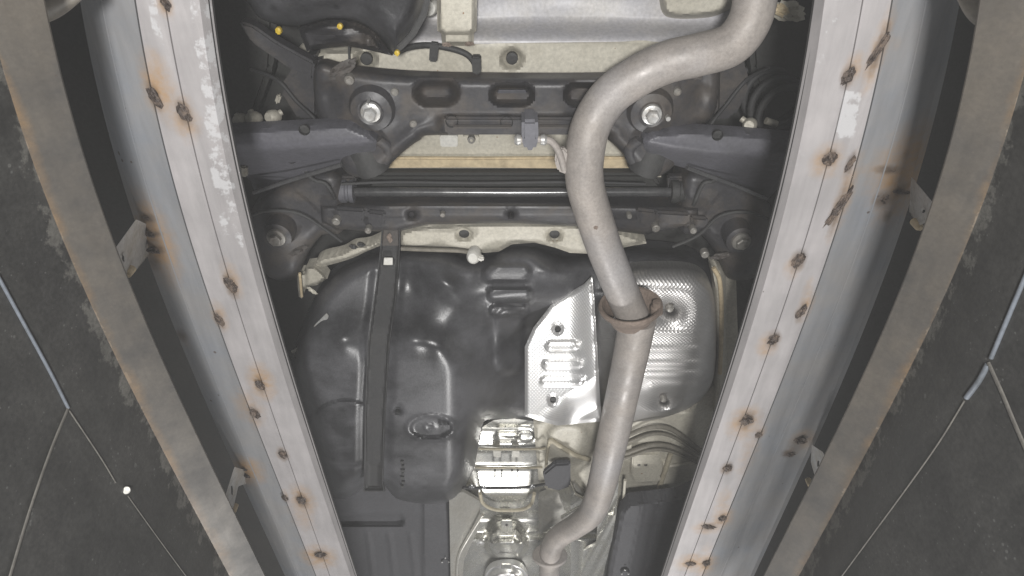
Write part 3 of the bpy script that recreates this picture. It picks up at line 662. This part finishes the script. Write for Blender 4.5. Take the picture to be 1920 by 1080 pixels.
fc = lathe('connector', [(0, -.014), (.009, -.0135), (.013, -.008), (.0145, 0), (.0145, .013), (.011, .018)], P(888, 480, 1.11), (.1, .25, 1), M['white_plastic'], CAR, seg=20, squash=(1, 1.1))
box('connector_tab', P(900, 483, 1.105), (.016, .010, .014), M['white_plastic'], fc, rotz=.4)
# right side frame rail
field('frame_rail', [(1334, 498), (1350, 508), (1366, 512), (1380, 520), (1386, 700), (1376, 760), (1340, 780), (1346, 640), (1342, 540)], lambda u, v, d: 1.16 + .02 * S(1352, 1362, u) - .012 * G(u, v, 1349, 600, 5, 300), M['cream'], CAR, step=4, rim=.04)
tube('sealer_bead', [(1338, 502, 1.15), (1350, 530, 1.145), (1353, 600, 1.145), (1350, 700, 1.145)], .005, M['sealer'], CAR)

# ---- fuel tank
tank_out = [(548, 690), (553, 650), (572, 600), (600, 540), (640, 502), (690, 478), (752, 466), (830, 466), (880, 482), (915, 478), (950, 462), (1004, 462), (1050, 480), (1100, 474), (1160, 464), (1250, 466), (1310, 482), (1338, 520),
            (1330, 640), (1240, 720), (1130, 740), (1040, 780), (985, 790), (918, 786), (904, 800), (896, 840), (888, 880), (866, 920), (846, 940), (812, 945), (776, 943), (742, 934), (722, 912), (700, 904), (682, 912), (660, 930), (634, 938), (616, 925), (600, 870), (580, 800), (560, 740)]
def tz(u, v, d):
    low = S(470, 690, v)
    z = 1.135 - 0.115 * low
    z = z + 0.17 * S(835, 1000, u) * S(540, 650, v)                     # valley beside the heat shield
    z = z + 0.06 * S(985, 1120, u)
    z = z + 0.10 * (1 - np.sqrt(1 - (1 - np.clip(d / 34, 0, 1)) ** 2))
    z = z + 0.035 * S(610, 545, u) * S(640, 540, v)
    # shoulders on the slope, dents, pads
    z = z - 0.018 * G(u, v, 640, 640, 36, 34) - 0.020 * G(u, v, 775, 640, 36, 30) - 0.012 * G(u, v, 826, 650, 22, 26)
    z = z + 0.018 * G(u, v, 865, 640, 40, 30, .7)
    z = z - 0.022 * G(u, v, 832, 530, 44, 24, .55) + 0.016 * G(u, v, 770, 540, 34, 60)
    z = z - 0.014 * pill(u, v, 950, 512, 44, 16, 12) - 0.016 * pill(u, v, 955, 552, 40, 12, 10) - 0.014 * pill(u, v, 955, 584, 36, 11, 10) - .012 * pill(u, v, 955, 640, 26, 60, 14)
    z = z - 0.012 * G(u, v, 1030, 510, 22, 14) + .01 * G(u, v, 905, 500, 12, 24, .4)
    z = z + 0.007 * S(38, 20, np.abs(u - np.interp(v, [425, 500, 560, 640, 780, 920], [732, 728, 722, 710.5, 703, 701])))                   # channel for the strap
    r = np.hypot(u - 650, (v - 812) * 1.25); z = z - 0.007 * S(78, 72, r) * S(702, 690, u)
    e = np.hypot((u - 808) / 46, (v - 802) / 25)
    z = z - 0.004 * S(1.14, .94, e) + 0.009 * S(.92, .72, e) - .003 * S(.3, .22, np.hypot((u - 806) / 46, (v - 801) / 25)) + .003 * S(.2, .12, np.hypot((u - 806) / 46, (v - 801) / 25))
    z = z + .02 * G(u, v, 746, 769, 6, 6)
    z = z - .004 * G(u, v, 560, 680, 20, 50)
    return z
TANK = lab(field('fuel_tank', tank_out, tz, M['plastic'], CAR, step=3.5, rim=0.03, smooth=3), 'black moulded plastic fuel tank')
lathe('drain_hole', [(.011, -.002), (.008, .0), (.0075, .018), (0, .018)], P(746, 769, float(tz(np.array([746.]), np.array([769.]), np.array([60.]))[0]) - .012), (0, 0, 1), M['rubber'], TANK, seg=18)
for x, w_ in ((826, 3), (834, 3), (841, 2)): slab('moulded_mark', [(x - w_, 797), (x + w_, 797), (x + w_, 806), (x - w_, 806)], 1.013, .004, M['plastic'], TANK, bev=.001)
for i, y in enumerate((868, 876, 884, 890, 897, 906, 914)):
    slab('moulded_mark', [(751 + (i % 2) * 2, y - 3), (757 + (i % 3), y - 3), (757 + (i % 3), y + 2), (751 + (i % 2) * 2, y + 2)], 1.016, .004, M['rubber'], TANK, bev=.0008)
# strap
sp_rows = [(425, 716, 750), (462, 713, 750), (500, 709, 748), (560, 701, 743), (620, 693, 734), (640, 690, 731), (700, 687, 727), (780, 684, 722), (860, 683, 719), (905, 682, 718), (922, 681, 722)]
_sv = np.arange(425., 930., 8.)
_sc = np.interp(_sv, [r[0] for r in sp_rows], [(r[1] + r[2]) / 2 for r in sp_rows])
_sz = np.minimum.reduce([tz(_sc + k, _sv, np.full(len(_sv), 60.)) for k in (-30, -20, 0, 20, 30)]) - .006
_sz = np.convolve(np.pad(_sz, 4, mode='edge'), np.ones(9) / 9, 'valid')
def spz(v): return np.interp(v, _sv, _sz)
ol = [(l, y) for y, l, r in sp_rows] + [(r, y) for y, l, r in sp_rows[::-1]]
def stz(u, v, d): return spz(v) - .0055 * S(5, 2, d) + .004 * S(866, 872, v) * S(6, 10, d)
ST = lab(field('strap', ol, stz, M['strap'], TANK, step=2.5, rim=.006, holes=[(728, 490, 7, 6)]), 'black steel tank strap')
slab('strap_window', [(720, 484), (736, 484), (736, 497), (719, 497)], spz(490) - .008, .003, M['white_plastic'], ST, bev=.0005)
slab('strap_hook', [(718, 428), (748, 428), (750, 462), (714, 462)], spz(440) - .006, .012, M['dark_brown'], ST, bev=.003)
bead(731, 447, spz(440) - .008, .005, .012, 0, M['flange'], ST, 'rust_spot')

# ---- heat shields
ls = [(984, 652), (1000, 616), (1034, 572), (1070, 549), (1096, 534), (1110, 519), (1114, 560), (1119, 640), (1126, 760), (1130, 790), (1085, 794), (1045, 798), (1022, 792), (984, 780)]
def lz(u, v, d):
    z = 1.02 + 0.125 * (770 - v) / 225 - .022 * S(1062, 1128, u) + .004 * S(6, 0, d)
    z = z + 0.05 * S(720, 790, v + (u - 1085) * .6) * S(985, 1080, u)
    for y, a in ((648, 30), (682, 36), (714, 40)): z = z - 0.009 * pill(u, v, 1054, y, a, 8, 6) * (1 - .0 * u)
    return z
HL = lab(field('heat_shield', ls, lz, M['shield'], CAR, step=3, rim=.004, holes=[(1046, 618, 6, 7), (1037, 750, 6, 7)]), 'bright dimpled aluminium heat shield beside the fuel tank')
for x, y in ((1046, 618), (1037, 750)): lathe('rivet', [(0, .0), (.006, .001), (.009, .006), (.009, .014)], P(x, y, 1.024 + .125 * (770 - y) / 225), (0, 0, 1), M['rubber'], HL, seg=14)
rs = [(1118, 560), (1150, 520), (1178, 504), (1220, 499), (1282, 500), (1318, 512), (1336, 545), (1343, 610), (1341, 690), (1326, 736), (1290, 768), (1240, 788), (1170, 796), (1128, 792), (1122, 700)]
def rz(u, v, d):
    z = 1.10 + .05 * (1 - np.sqrt(1 - (1 - np.clip(d / 40, 0, 1)) ** 2)) + .05 * S(1190, 1130, u)
    z = z + .02 * S(560, 500, v) + 0.03 * S(700, 780, v)
    for y, a in ((622, 44), (655, 50), (682, 56), (702, 56), (724, 46)): z = z - .003 * pill(u, v, 1262, y, a, 6, 7)
    z = z - .01 * G(u, v, 1225, 735, 22, 14) + .008 * G(u, v, 1215, 560, 20, 20)
    return z
HR = lab(field('heat_shield', rs, rz, M['shield_dull'], CAR, step=3, rim=.02, smooth=3, holes=[(1257, 582, 7, 6), (1245, 752, 6, 4)]), 'dusty grey domed heat shield above the exhaust flange')
for x, y in ((1257, 582), (1245, 752)): lathe('rivet', [(0, .0), (.006, .001), (.009, .006), (.009, .014)], P(x, y, 1.11), (0, 0, 1), M['bolt_dull'], HR, seg=14)

# ---- exhaust
up_path = [(1424, -90, 1.05), (1418, -20, 1.045), (1405, 40, 1.04), (1370, 84, 1.035), (1310, 103, 1.03), (1250, 117, 1.03), (1190, 146, 1.03), (1140, 184, 1.025), (1108, 236, 1.01), (1096, 295, 1.0), (1097, 345, 1.0), (1112, 400, 1.0), (1132, 462, 1.0), (1155, 520, 1.0), (1176, 570, 1.0), (1186, 592, 1.0)]
EX = lab(tube('exhaust_pipe', up_path, .032, M['pipe'], CAR, seg=36, n=8), 'thick grey bent exhaust pipe')
fo = Vector(P(1182, 580, 1.0)); fd = (Vector(P(1186, 592, 1.0)) - Vector(P(1160, 530, 1.0))).normalized()
fax = (fd + Vector((-.25, .3, 0))).normalized()
lathe('flange', [(.031, .020), (.040, .006), (.048, -.008), (.051, -.013), (.055, -.014), (.0575, -.010), (.056, -.003), (.050, .004), (.043, .014), (.038, .024), (.035, .032)], fo, fax, M['flange'], EX, seg=44, squash=(1.06, 1))
bo = fo + Vector((.047, -.012, -.012)); lathe('flange_bolt', [(0, -.016), (.008, -.016), (.009, -.006), (.012, -.004), (.012, .01)], bo, fax, M['flange'], EX, seg=12)
tube('front_pipe', [(1196, 596, 1.0), (1186, 650, 1.0), (1172, 716, 1.0), (1156, 790, 1.0), (1140, 860, 1.0), (1124, 925, 1.005), (1108, 962, 1.01), (1080, 986, 1.015), (1052, 1003, 1.02), (1036, 1022, 1.02), (1031, 1050, 1.02), (1029, 1120, 1.02)], [.036, .0355, .035, .035, .035, .0345, .033, .030, .029, .029, .029, .029], M['pipe'], EX, seg=36, n=8)
lathe('flange', [(.026, -.006), (.046, -.006), (.048, -.004), (.048, .004), (.046, .006), (.026, .006)], P(1031, 1042, 1.02), (0, 1, 0), M['pipe'], EX, seg=32, squash=(1, .72))
tube('front_pipe_end', [(1028, 1060, 1.02), (1024, 1150, 1.02)], .0235, M['pipe'], EX, seg=28)
hb = slab('hanger_bracket', [(1042, 284), (1056, 276), (1070, 290), (1078, 318), (1066, 330), (1046, 322), (1040, 304)], .99, .012, M['pipe'], EX, bev=.003)
tube('hanger_rod', [(1058, 318, .992), (1050, 290, .99), (1040, 272, .99), (1024, 262, .99), (968, 262, .99)], .0058, M['pipe'], EX)
slab('rubber_hanger', [(978, 226), (1009, 226), (1010, 262), (1004, 284), (984, 284), (978, 262)], .965, .05, M['rubber_grey'], EX, bev=.005)
for x in (974, 1016): lathe('stop', [(0, -.002), (.008, -.002), (.009, .004), (.006, .008)], P(x, 262, .985), (1 if x > 1000 else -1, 0, 0), M['zinc'], EX, seg=12)
bead(1117, 427, .968, .004, .004, 0, M['flange'], EX, 'rust_spot')

# ---- floor in front of the tank: cream panels and hoses
def fpz(u, v, d):
    z = 1.16 + .01 * S(6, 0, d)
    z = z - .02 * pill(u, v, 1065, 828, 42, 34, 20) - .016 * pill(u, v, 1213, 878, 30, 24, 8)
    z = z - .010 * G(u, v, 1252, 880, 9, 60) - .008 * G(u, v, 1280, 872, 60, 5) + .02 * S(1300, 1330, u)
    return z
FP = lab(field('floor_panel', [(1000, 790), (1090, 780), (1290, 768), (1350, 700), (1360, 790), (1330, 905), (1272, 914), (1270, 930), (1170, 940), (1150, 1000), (1060, 960), (1010, 900)], fpz, M['cream'], CAR, step=4, rim=.03, holes=[(1198, 873, 3.5, 4), (1210, 873, 3.5, 4)]), 'cream floor panel in front of the tank')
tube('sealer_bead', [(1030, 828, 1.136), (1034, 826, 1.136), (1052, 838, 1.132), (1080, 854, 1.134), (1106, 862, 1.14)], .0065, M['bead'], FP)
tube('sealer_bead', [(1030, 828, 1.136), (1026, 850, 1.15), (1024, 876, 1.155)], .004, M['bead'], FP)
tube('sealer_bead', [(1258, 850, 1.146), (1248, 880, 1.142), (1236, 914, 1.146)], .007, M['bead'], FP)
tube('sealer_bead', [(1252, 874, 1.146), (1310, 868, 1.15)], .005, M['cream'], FP)
slab('stiffener', [(1186, 892), (1236, 890), (1240, 902), (1192, 906)], 1.135, .01, M['cream'], FP, bev=.003)
for dy, dz, r in ((0, .012, .006), (13, .010, .0042), (32, .010, .0062), (41, .008, .0042)):
    sq = 1 if dy < 30 else .55
    tube('brake_hose', [(1140, 838 + dy * .7, 1.13 + dz), (1180, 815 + dy, 1.125 + dz), (1215, 802 + dy + (1 - sq) * 4, 1.12 + dz), (1245, 801 + dy + (1 - sq) * 4, 1.12 + dz), (1275, 815 + dy * .9 + (1 - sq) * 2, 1.12 + dz), (1330, 858 + dy * .5, 1.13 + dz)], r, M['hose'], CAR)
bx = slab('access_box', [(1186, 852), (1238, 850), (1242, 884), (1238, 894), (1190, 898), (1184, 888)], 1.132, .02, M['cream'], FP, bev=.004)
for x in (1198, 1211): lathe('box_hole', [(0, .001), (.003, 0), (.0042, -.0005), (.0042, .006)], P(x, 872, 1.1315), (0, 0, 1), M['rubber'], FP, seg=12)
# brake lines, sensor wires and small fixings round the subframe
for pts, r, m in (([(470, 130, 1.2), (520, 150, 1.15), (556, 190, 1.14), (600, 236, 1.12), (626, 300, 1.13)], .0035, 'strap'),
                  ([(560, 300, 1.14), (585, 335, 1.12), (612, 345, 1.12), (628, 372, 1.13)], .004, 'rubber'),
                  ([(1440, 128, 1.2), (1400, 150, 1.15), (1362, 196, 1.14), (1330, 240, 1.12), (1312, 300, 1.13)], .0035, 'strap'),
                  ([(1372, 306, 1.14), (1340, 338, 1.12), (1318, 345, 1.12), (1300, 385, 1.13)], .004, 'rubber'),
                  ([(470, 405, 1.12), (500, 395, 1.10), (560, 400, 1.10), (610, 430, 1.11), (640, 452, 1.13)], .0035, 'rubber'),
                  ([(1440, 410, 1.12), (1400, 398, 1.10), (1350, 405, 1.10), (1310, 440, 1.11), (1262, 462, 1.13)], .0035, 'rubber'),
                  ([(640, 345, 1.13), (740, 341, 1.14), (900, 343, 1.14), (1060, 341, 1.14), (1210, 345, 1.13)], .003, 'strap')):
    tube('brake_line', pts, r, M[m], CAR, seg=10)
for x, y, z, r in ((655, 150, 1.072, .006), (740, 172, 1.072, .005), (1270, 172, 1.072, .005), (1140, 232, 1.07, .005), (775, 232, 1.07, .005), (630, 415, 1.09, .006), (690, 432, 1.10, .005), (1230, 428, 1.10, .006), (1300, 432, 1.09, .005), (1180, 405, 1.10, .004), (830, 402, 1.105, .004)):
    bolt(x, y, z, r, M['bolt_dull'], SUB)
for x, y, a in ((640, 130, .03), (1290, 128, .03), (720, 240, .02), (1185, 248, .02), (560, 470, .022), (1352, 480, .022)):
    bead(x, y, 1.085 if y < 400 else 1.10, a, a * .35, random.uniform(-.6, .6), M['dark_brown'], SUB, 'weld_seam')
# dark floor covers
def cvl(u, v, d):
    z = 1.13 + .012 * S(8, 0, d) + .018 * pill(u, v, 690, 976, 66, 10, 8)
    for x in (690, 730, 770): z = z - .004 * S(6, 2, np.abs(u - x - (v - 1000) * .12)) * S(995, 1005, v)
    return z - .008 * S(790, 796, u)
CL = lab(field('floor_cover', [(600, 900), (700, 892), (780, 900), (842, 930), (848, 1000), (856, 1140), (640, 1140)], cvl, M['cover'], CAR, step=4, rim=.03), 'black plastic floor cover below the fuel tank')
def cvr(u, v, d):
    z = 1.05 + .012 * S(8, 0, d)
    for x in (1195, 1230): z = z - .005 * S(6, 2, np.abs(u - x + (v - 1000) * .2))
    return z - .006 * S(985, 978, v)
CR = lab(field('floor_cover', [(1165, 960), (1180, 942), (1270, 932), (1330, 905), (1340, 1000), (1290, 1140), (1130, 1140), (1150, 1030)], cvr, M['cover'], CAR, step=4, rim=.03), 'black plastic floor cover right of the exhaust pipe')
for c, x, y in ((CL, 835, 1052), (CR, 1172, 1074)):
    k = lathe('fastener', [(0, -.003), (.011, -.003), (.013, 0), (.013, .006)], P(x, y, 1.12 if c is CL else 1.04), (0, 0, 1), M['cover'], c, seg=18)
    for a in (0.5, 2.6, 4.7): bead(x + math.cos(a) * 7, y + math.sin(a) * 5, 1.115 if c is CL else 1.036, .003, .003, 0, M['zinc'], k, 'fastener_slot')
# ---- tunnel
def tnz(u, v, d):
    cx = 950
    arch = ((u - cx) / 120.0)
    z = 1.20 - .09 * np.clip(arch ** 4, 0, 1.0) + .05 * S(1070, 1130, u)
    for y, a in ((801, .004), (841, -.006), (876, -.006), (956, -.007), (972, .004)): z = z + a * np.exp(-((v - y) / 4.0) ** 2)
    z = z + .02 - .012 * S(800, 838, v) - .026 * np.clip((v - 872) / 52, 0, 1) + .03 * S(932, 968, v) - .025 * S(996, 1015, v)
    z = z - .016 * pill(u, v, 952, 820, 22, 6, 5) - .030 * pill(u, v, 950, 1022, 36, 22, 14) - .03 * G(u, v, 948, 1078, 42, 26) + .008 * G(u, v, 950, 940, 50, 8)
    z = z - .006 * pill(u, v, 985, 818, 16, 9, 6)
    return z
TN = lab(field('tunnel_shield', [(905, 800), (925, 788), (960, 784), (1000, 790), (1030, 800), (1050, 860), (1080, 930), (1140, 960), (1130, 1140), (850, 1140), (848, 950), (866, 925), (888, 880), (896, 840)], tnz, M['tunnel'], CAR, step=3, rim=.01), 'bright aluminium tunnel heat shield')
for y, x0, x1, z in ((841, 898, 1022, 1.158), (876, 892, 1016, 1.155)):
    tube('sealer_bead', [(x0, y, z - .03), ((x0 * 3 + x1) / 4, y + 1, z), ((x0 + x1) / 2, y + 1, z + .012), ((x0 + 3 * x1) / 4, y + 1, z), (x1, y, z - .03)], .0032, M['bead'], TN)
tube('sealer_bead', [(900, 925, 1.14), (906, 944, 1.15), (926, 955, 1.165), (950, 957, 1.17), (980, 955, 1.165), (996, 945, 1.15), (1002, 925, 1.14)], .005, M['bead'], TN)
for x in (928, 941, 960, 971): slab('slot', [(x - 1.5, 884), (x + 1.5, 884), (x + 1.5, 896), (x - 1.5, 896)], 1.165, .01, M['rubber'], TN, bev=0)
for x in (932, 967): slab('tab', [(x - 7, 846), (x + 7, 846), (x + 7, 858), (x - 7, 858)], 1.183, .006, M['tunnel_dull'], TN, bev=.001)
tb = slab('tab', [(940, 976), (960, 976), (961, 999), (939, 999)], 1.155, .006, M['tunnel'], TN, bev=.002)
lathe('tab_rivet', [(0, -.003), (.003, -.003), (.004, 0)], P(950, 984, 1.155), (0, 0, 1), M['rubber'], tb, seg=10)
dm = field('cover_dome', [(918, 1018), (932, 1004), (968, 1004), (980, 1018), (978, 1028), (962, 1035), (938, 1035), (920, 1028)], lambda u, v, d: 1.135 + .02 * S(14, 0, d) - .005 * np.exp(-((v - 1018) / 3.) ** 2), M['tunnel'], TN, step=2.5, rim=.02)
dm = field('cover_dome', [(908, 1090), (918, 1068), (940, 1060), (964, 1060), (982, 1070), (990, 1090), (986, 1130), (912, 1130)], lambda u, v, d: 1.12 + .03 * S(20, 0, d), M['shield'], TN, step=3, rim=.02, smooth=3)
slab('tab', [(940, 1058), (958, 1058), (959, 1067), (939, 1067)], 1.115, .006, M['tunnel'], TN, bev=.002)
lathe('nut', [(.003, -.006), (.009, -.006), (.013, -.002), (.013, .004)], P(900, 1017, 1.13), (0, -.2, 1), M['zinc'], TN, seg=18)
tube('cross_cable', [(868, 914, 1.10), (890, 915, 1.11), (925, 915, 1.12), (980, 914, 1.12), (1010, 910, 1.11), (1040, 904, 1.10)], .0042, M['rubber'], CAR)
for x, y in ((884, 913), (905, 914), (998, 913)): bead(x, y, 1.105, .009, .007, 0, M['bar'], CAR, 'cable_clip')
cn = slab('connector', [(1018, 890), (1040, 872), (1070, 870), (1070, 914), (1048, 922), (1024, 916)], 1.09, .02, M['cover'], CAR, bev=.005)
# side walls of the tunnel, right-hand crumpled strip
tw = field('tunnel_side', [(842, 930), (868, 922), (900, 940), (900, 985), (870, 1050), (862, 1140), (846, 1140)], lambda u, v, d: 1.08 + .0012 * (u - 842), M['tunnel_dull'], CAR, step=4, rim=.01)
tube('pressed_line', [(905, 965, 1.135), (880, 1005, 1.115), (860, 1045, 1.095), (856, 1100, 1.09)], .005, M['tunnel_dull'], tw)
def cz(u, v, d): return 1.12 - .0006 * (v - 900) * .3 + .006 * np.sin(v * .11 + u * .19) * np.sin(v * .047 + u * .11) - .0008 * (u - 1120) - .006 * S(960, 966, v) * S(1020, 1014, v)
cs = field('crumpled_strip', [(1140, 905), (1160, 900), (1156, 960), (1148, 1010), (1130, 1080), (1122, 1140), (1060, 1140), (1080, 1040), (1118, 1020), (1122, 960)], cz, M['tunnel'], CAR, step=3, rim=.008)
tube('strip_edge', [(1172, 900, 1.09), (1166, 960, 1.09), (1150, 1030, 1.085), (1136, 1100, 1.08)], .004, M['cream'], cs)
ins = field('insulation_plate', [(1010, 935), (1078, 905), (1100, 930), (1090, 965), (1040, 985), (1010, 1000)], lambda u, v, d: 1.14 + .01 * S(8, 0, d), M['tunnel_dull'], CAR, step=4, rim=.02)
tube('plate_stay', [(1054, 970, 1.09), (1085, 952, 1.08), (1110, 940, 1.07)], .0055, M['tunnel'], ins)

# ------------------------------------------------------------------ things at the pit edge
def on_wall(side, px, py, off=0.0):
    low = dict(left=(-190, 12, 345), right=(2110, 1895, 1572))[side]; sgn = -1 if side == 'left' else 1
    a = math.radians(36.9) + math.atan((py - 540) / F_PX); dep = math.tan(a) * s_ + c_
    r1, _ = edge_px(low, np.array([float(py)])); r2, _ = edge_px((low[0] + sgn * 900, low[1] + sgn * 620, low[2] + sgn * 420), np.array([float(py)]))
    r = (px - 960) / F_PX * dep
    z1, z2 = 0.557 * .86, 0.30
    x1, x2 = r1[0] * z1, r2[0] * z2                      # wall sheet runs from (x1, z1) to (x2, z2)
    t = (r * z1 - x1) / ((x2 - x1) - r * (z2 - z1)); z = z1 + t * (z2 - z1)
    return P(px, py, z - off)
def wall_tube(name, side, pts, rad, mat, parent, flat=1.0):
    p = [on_wall(side, x, y, .001) for x, y in pts]
    bm = bmesh.new(); sweep(bm, smooth_path(p, 5), rad, 10, True, flat); return from_bm(name, bm, mat, parent, True, 60)
wall_tube('edge_trim', 'left', [(-30, 470), (30, 580), (90, 690), (128, 765)], .0016, M['edge'], WALL_L)
wall_tube('edge_trim', 'left', [(130, 770), (165, 822), (195, 868), (217, 905)], .0008, M['joint'], WALL_L)
wall_tube('edge_trim', 'left', [(240, 930), (290, 1000), (345, 1075), (380, 1120)], .0006, M['joint'], WALL_L)
wall_tube('joint_strip', 'left', [(128, 765), (95, 845), (55, 960), (10, 1110)], .0018, M['joint'], WALL_L, .5)
wall_tube('edge_trim', 'right', [(1950, 455), (1905, 560), (1858, 672)], .0020, M['edge'], WALL_R)
wall_tube('edge_trim', 'right', [(1852, 684), (1835, 715), (1812, 746)], .0026, M['edge'], WALL_R)
wall_tube('edge_trim', 'right', [(1808, 752), (1760, 830), (1700, 915), (1630, 1010), (1560, 1105)], .0009, M['joint'], WALL_R)
wall_tube('joint_strip', 'right', [(1853, 680), (1880, 740), (1905, 800), (1940, 880)], .0024, M['joint'], WALL_R, .5)
kb = Vector(on_wall('left', 237, 919, .0)); kn = (-kb).normalized()
k = lathe('wall_knob', [(0, .003), (.0015, .004), (.0036, .0045), (.0044, .003), (.0045, 0), (.0045, -.006)], kb, kn, M['white_plastic'], None, seg=20)
k['label'] = 'small round white knob on the dark left pit wall'; k['category'] = 'knob'
for side, pts, lb in (('left', [(-60, 40, .66), (20, 22, .66), (90, 4, .665), (150, -22, .67)], 'tan rounded cross tube in the top left corner'),
                  ('right', [(1800, -34, .67), (1850, 2, .66), (1890, 14, .655), (1980, 30, .65)], 'tan rounded cross tube in the top right corner')):
    t = tube('cross_tube', pts, [.008, .02, .022, .024] if side == 'right' else [.02, .018, .015, .008], M['tan'], None, seg=20)
    t['label'] = lb; t['category'] = 'tube'; t['group'] = 'tubes crossing the pit edge'

# ------------------------------------------------------------------ thin scattering volume added to lift the blacks like lens glare
bm = bmesh.new(); bmesh.ops.create_cube(bm, size=1)
bmesh.ops.scale(bm, vec=(3.2, 5.6, 2.2), verts=bm.verts); bmesh.ops.translate(bm, vec=(0, 1.3, 0.4), verts=bm.verts)
hm = bpy.data.materials.new('glare_volume'); hm.use_nodes = True
hn = hm.node_tree.nodes; hn.remove(hn['Principled BSDF'])
pv = hn.new('ShaderNodeVolumePrincipled'); pv.inputs['Color'].default_value = (0.95, 0.95, 0.95, 1); pv.inputs['Density'].default_value = 0.027
hm.node_tree.links.new(pv.outputs[0], hn['Material Output'].inputs['Volume'])
hz = from_bm('glare_veil', bm, hm, None, smooth=False); hz['kind'] = 'stuff'; hz['label'] = 'thin pale veil added to lift the dark tones like lens glare'; hz['category'] = 'glare_veil'
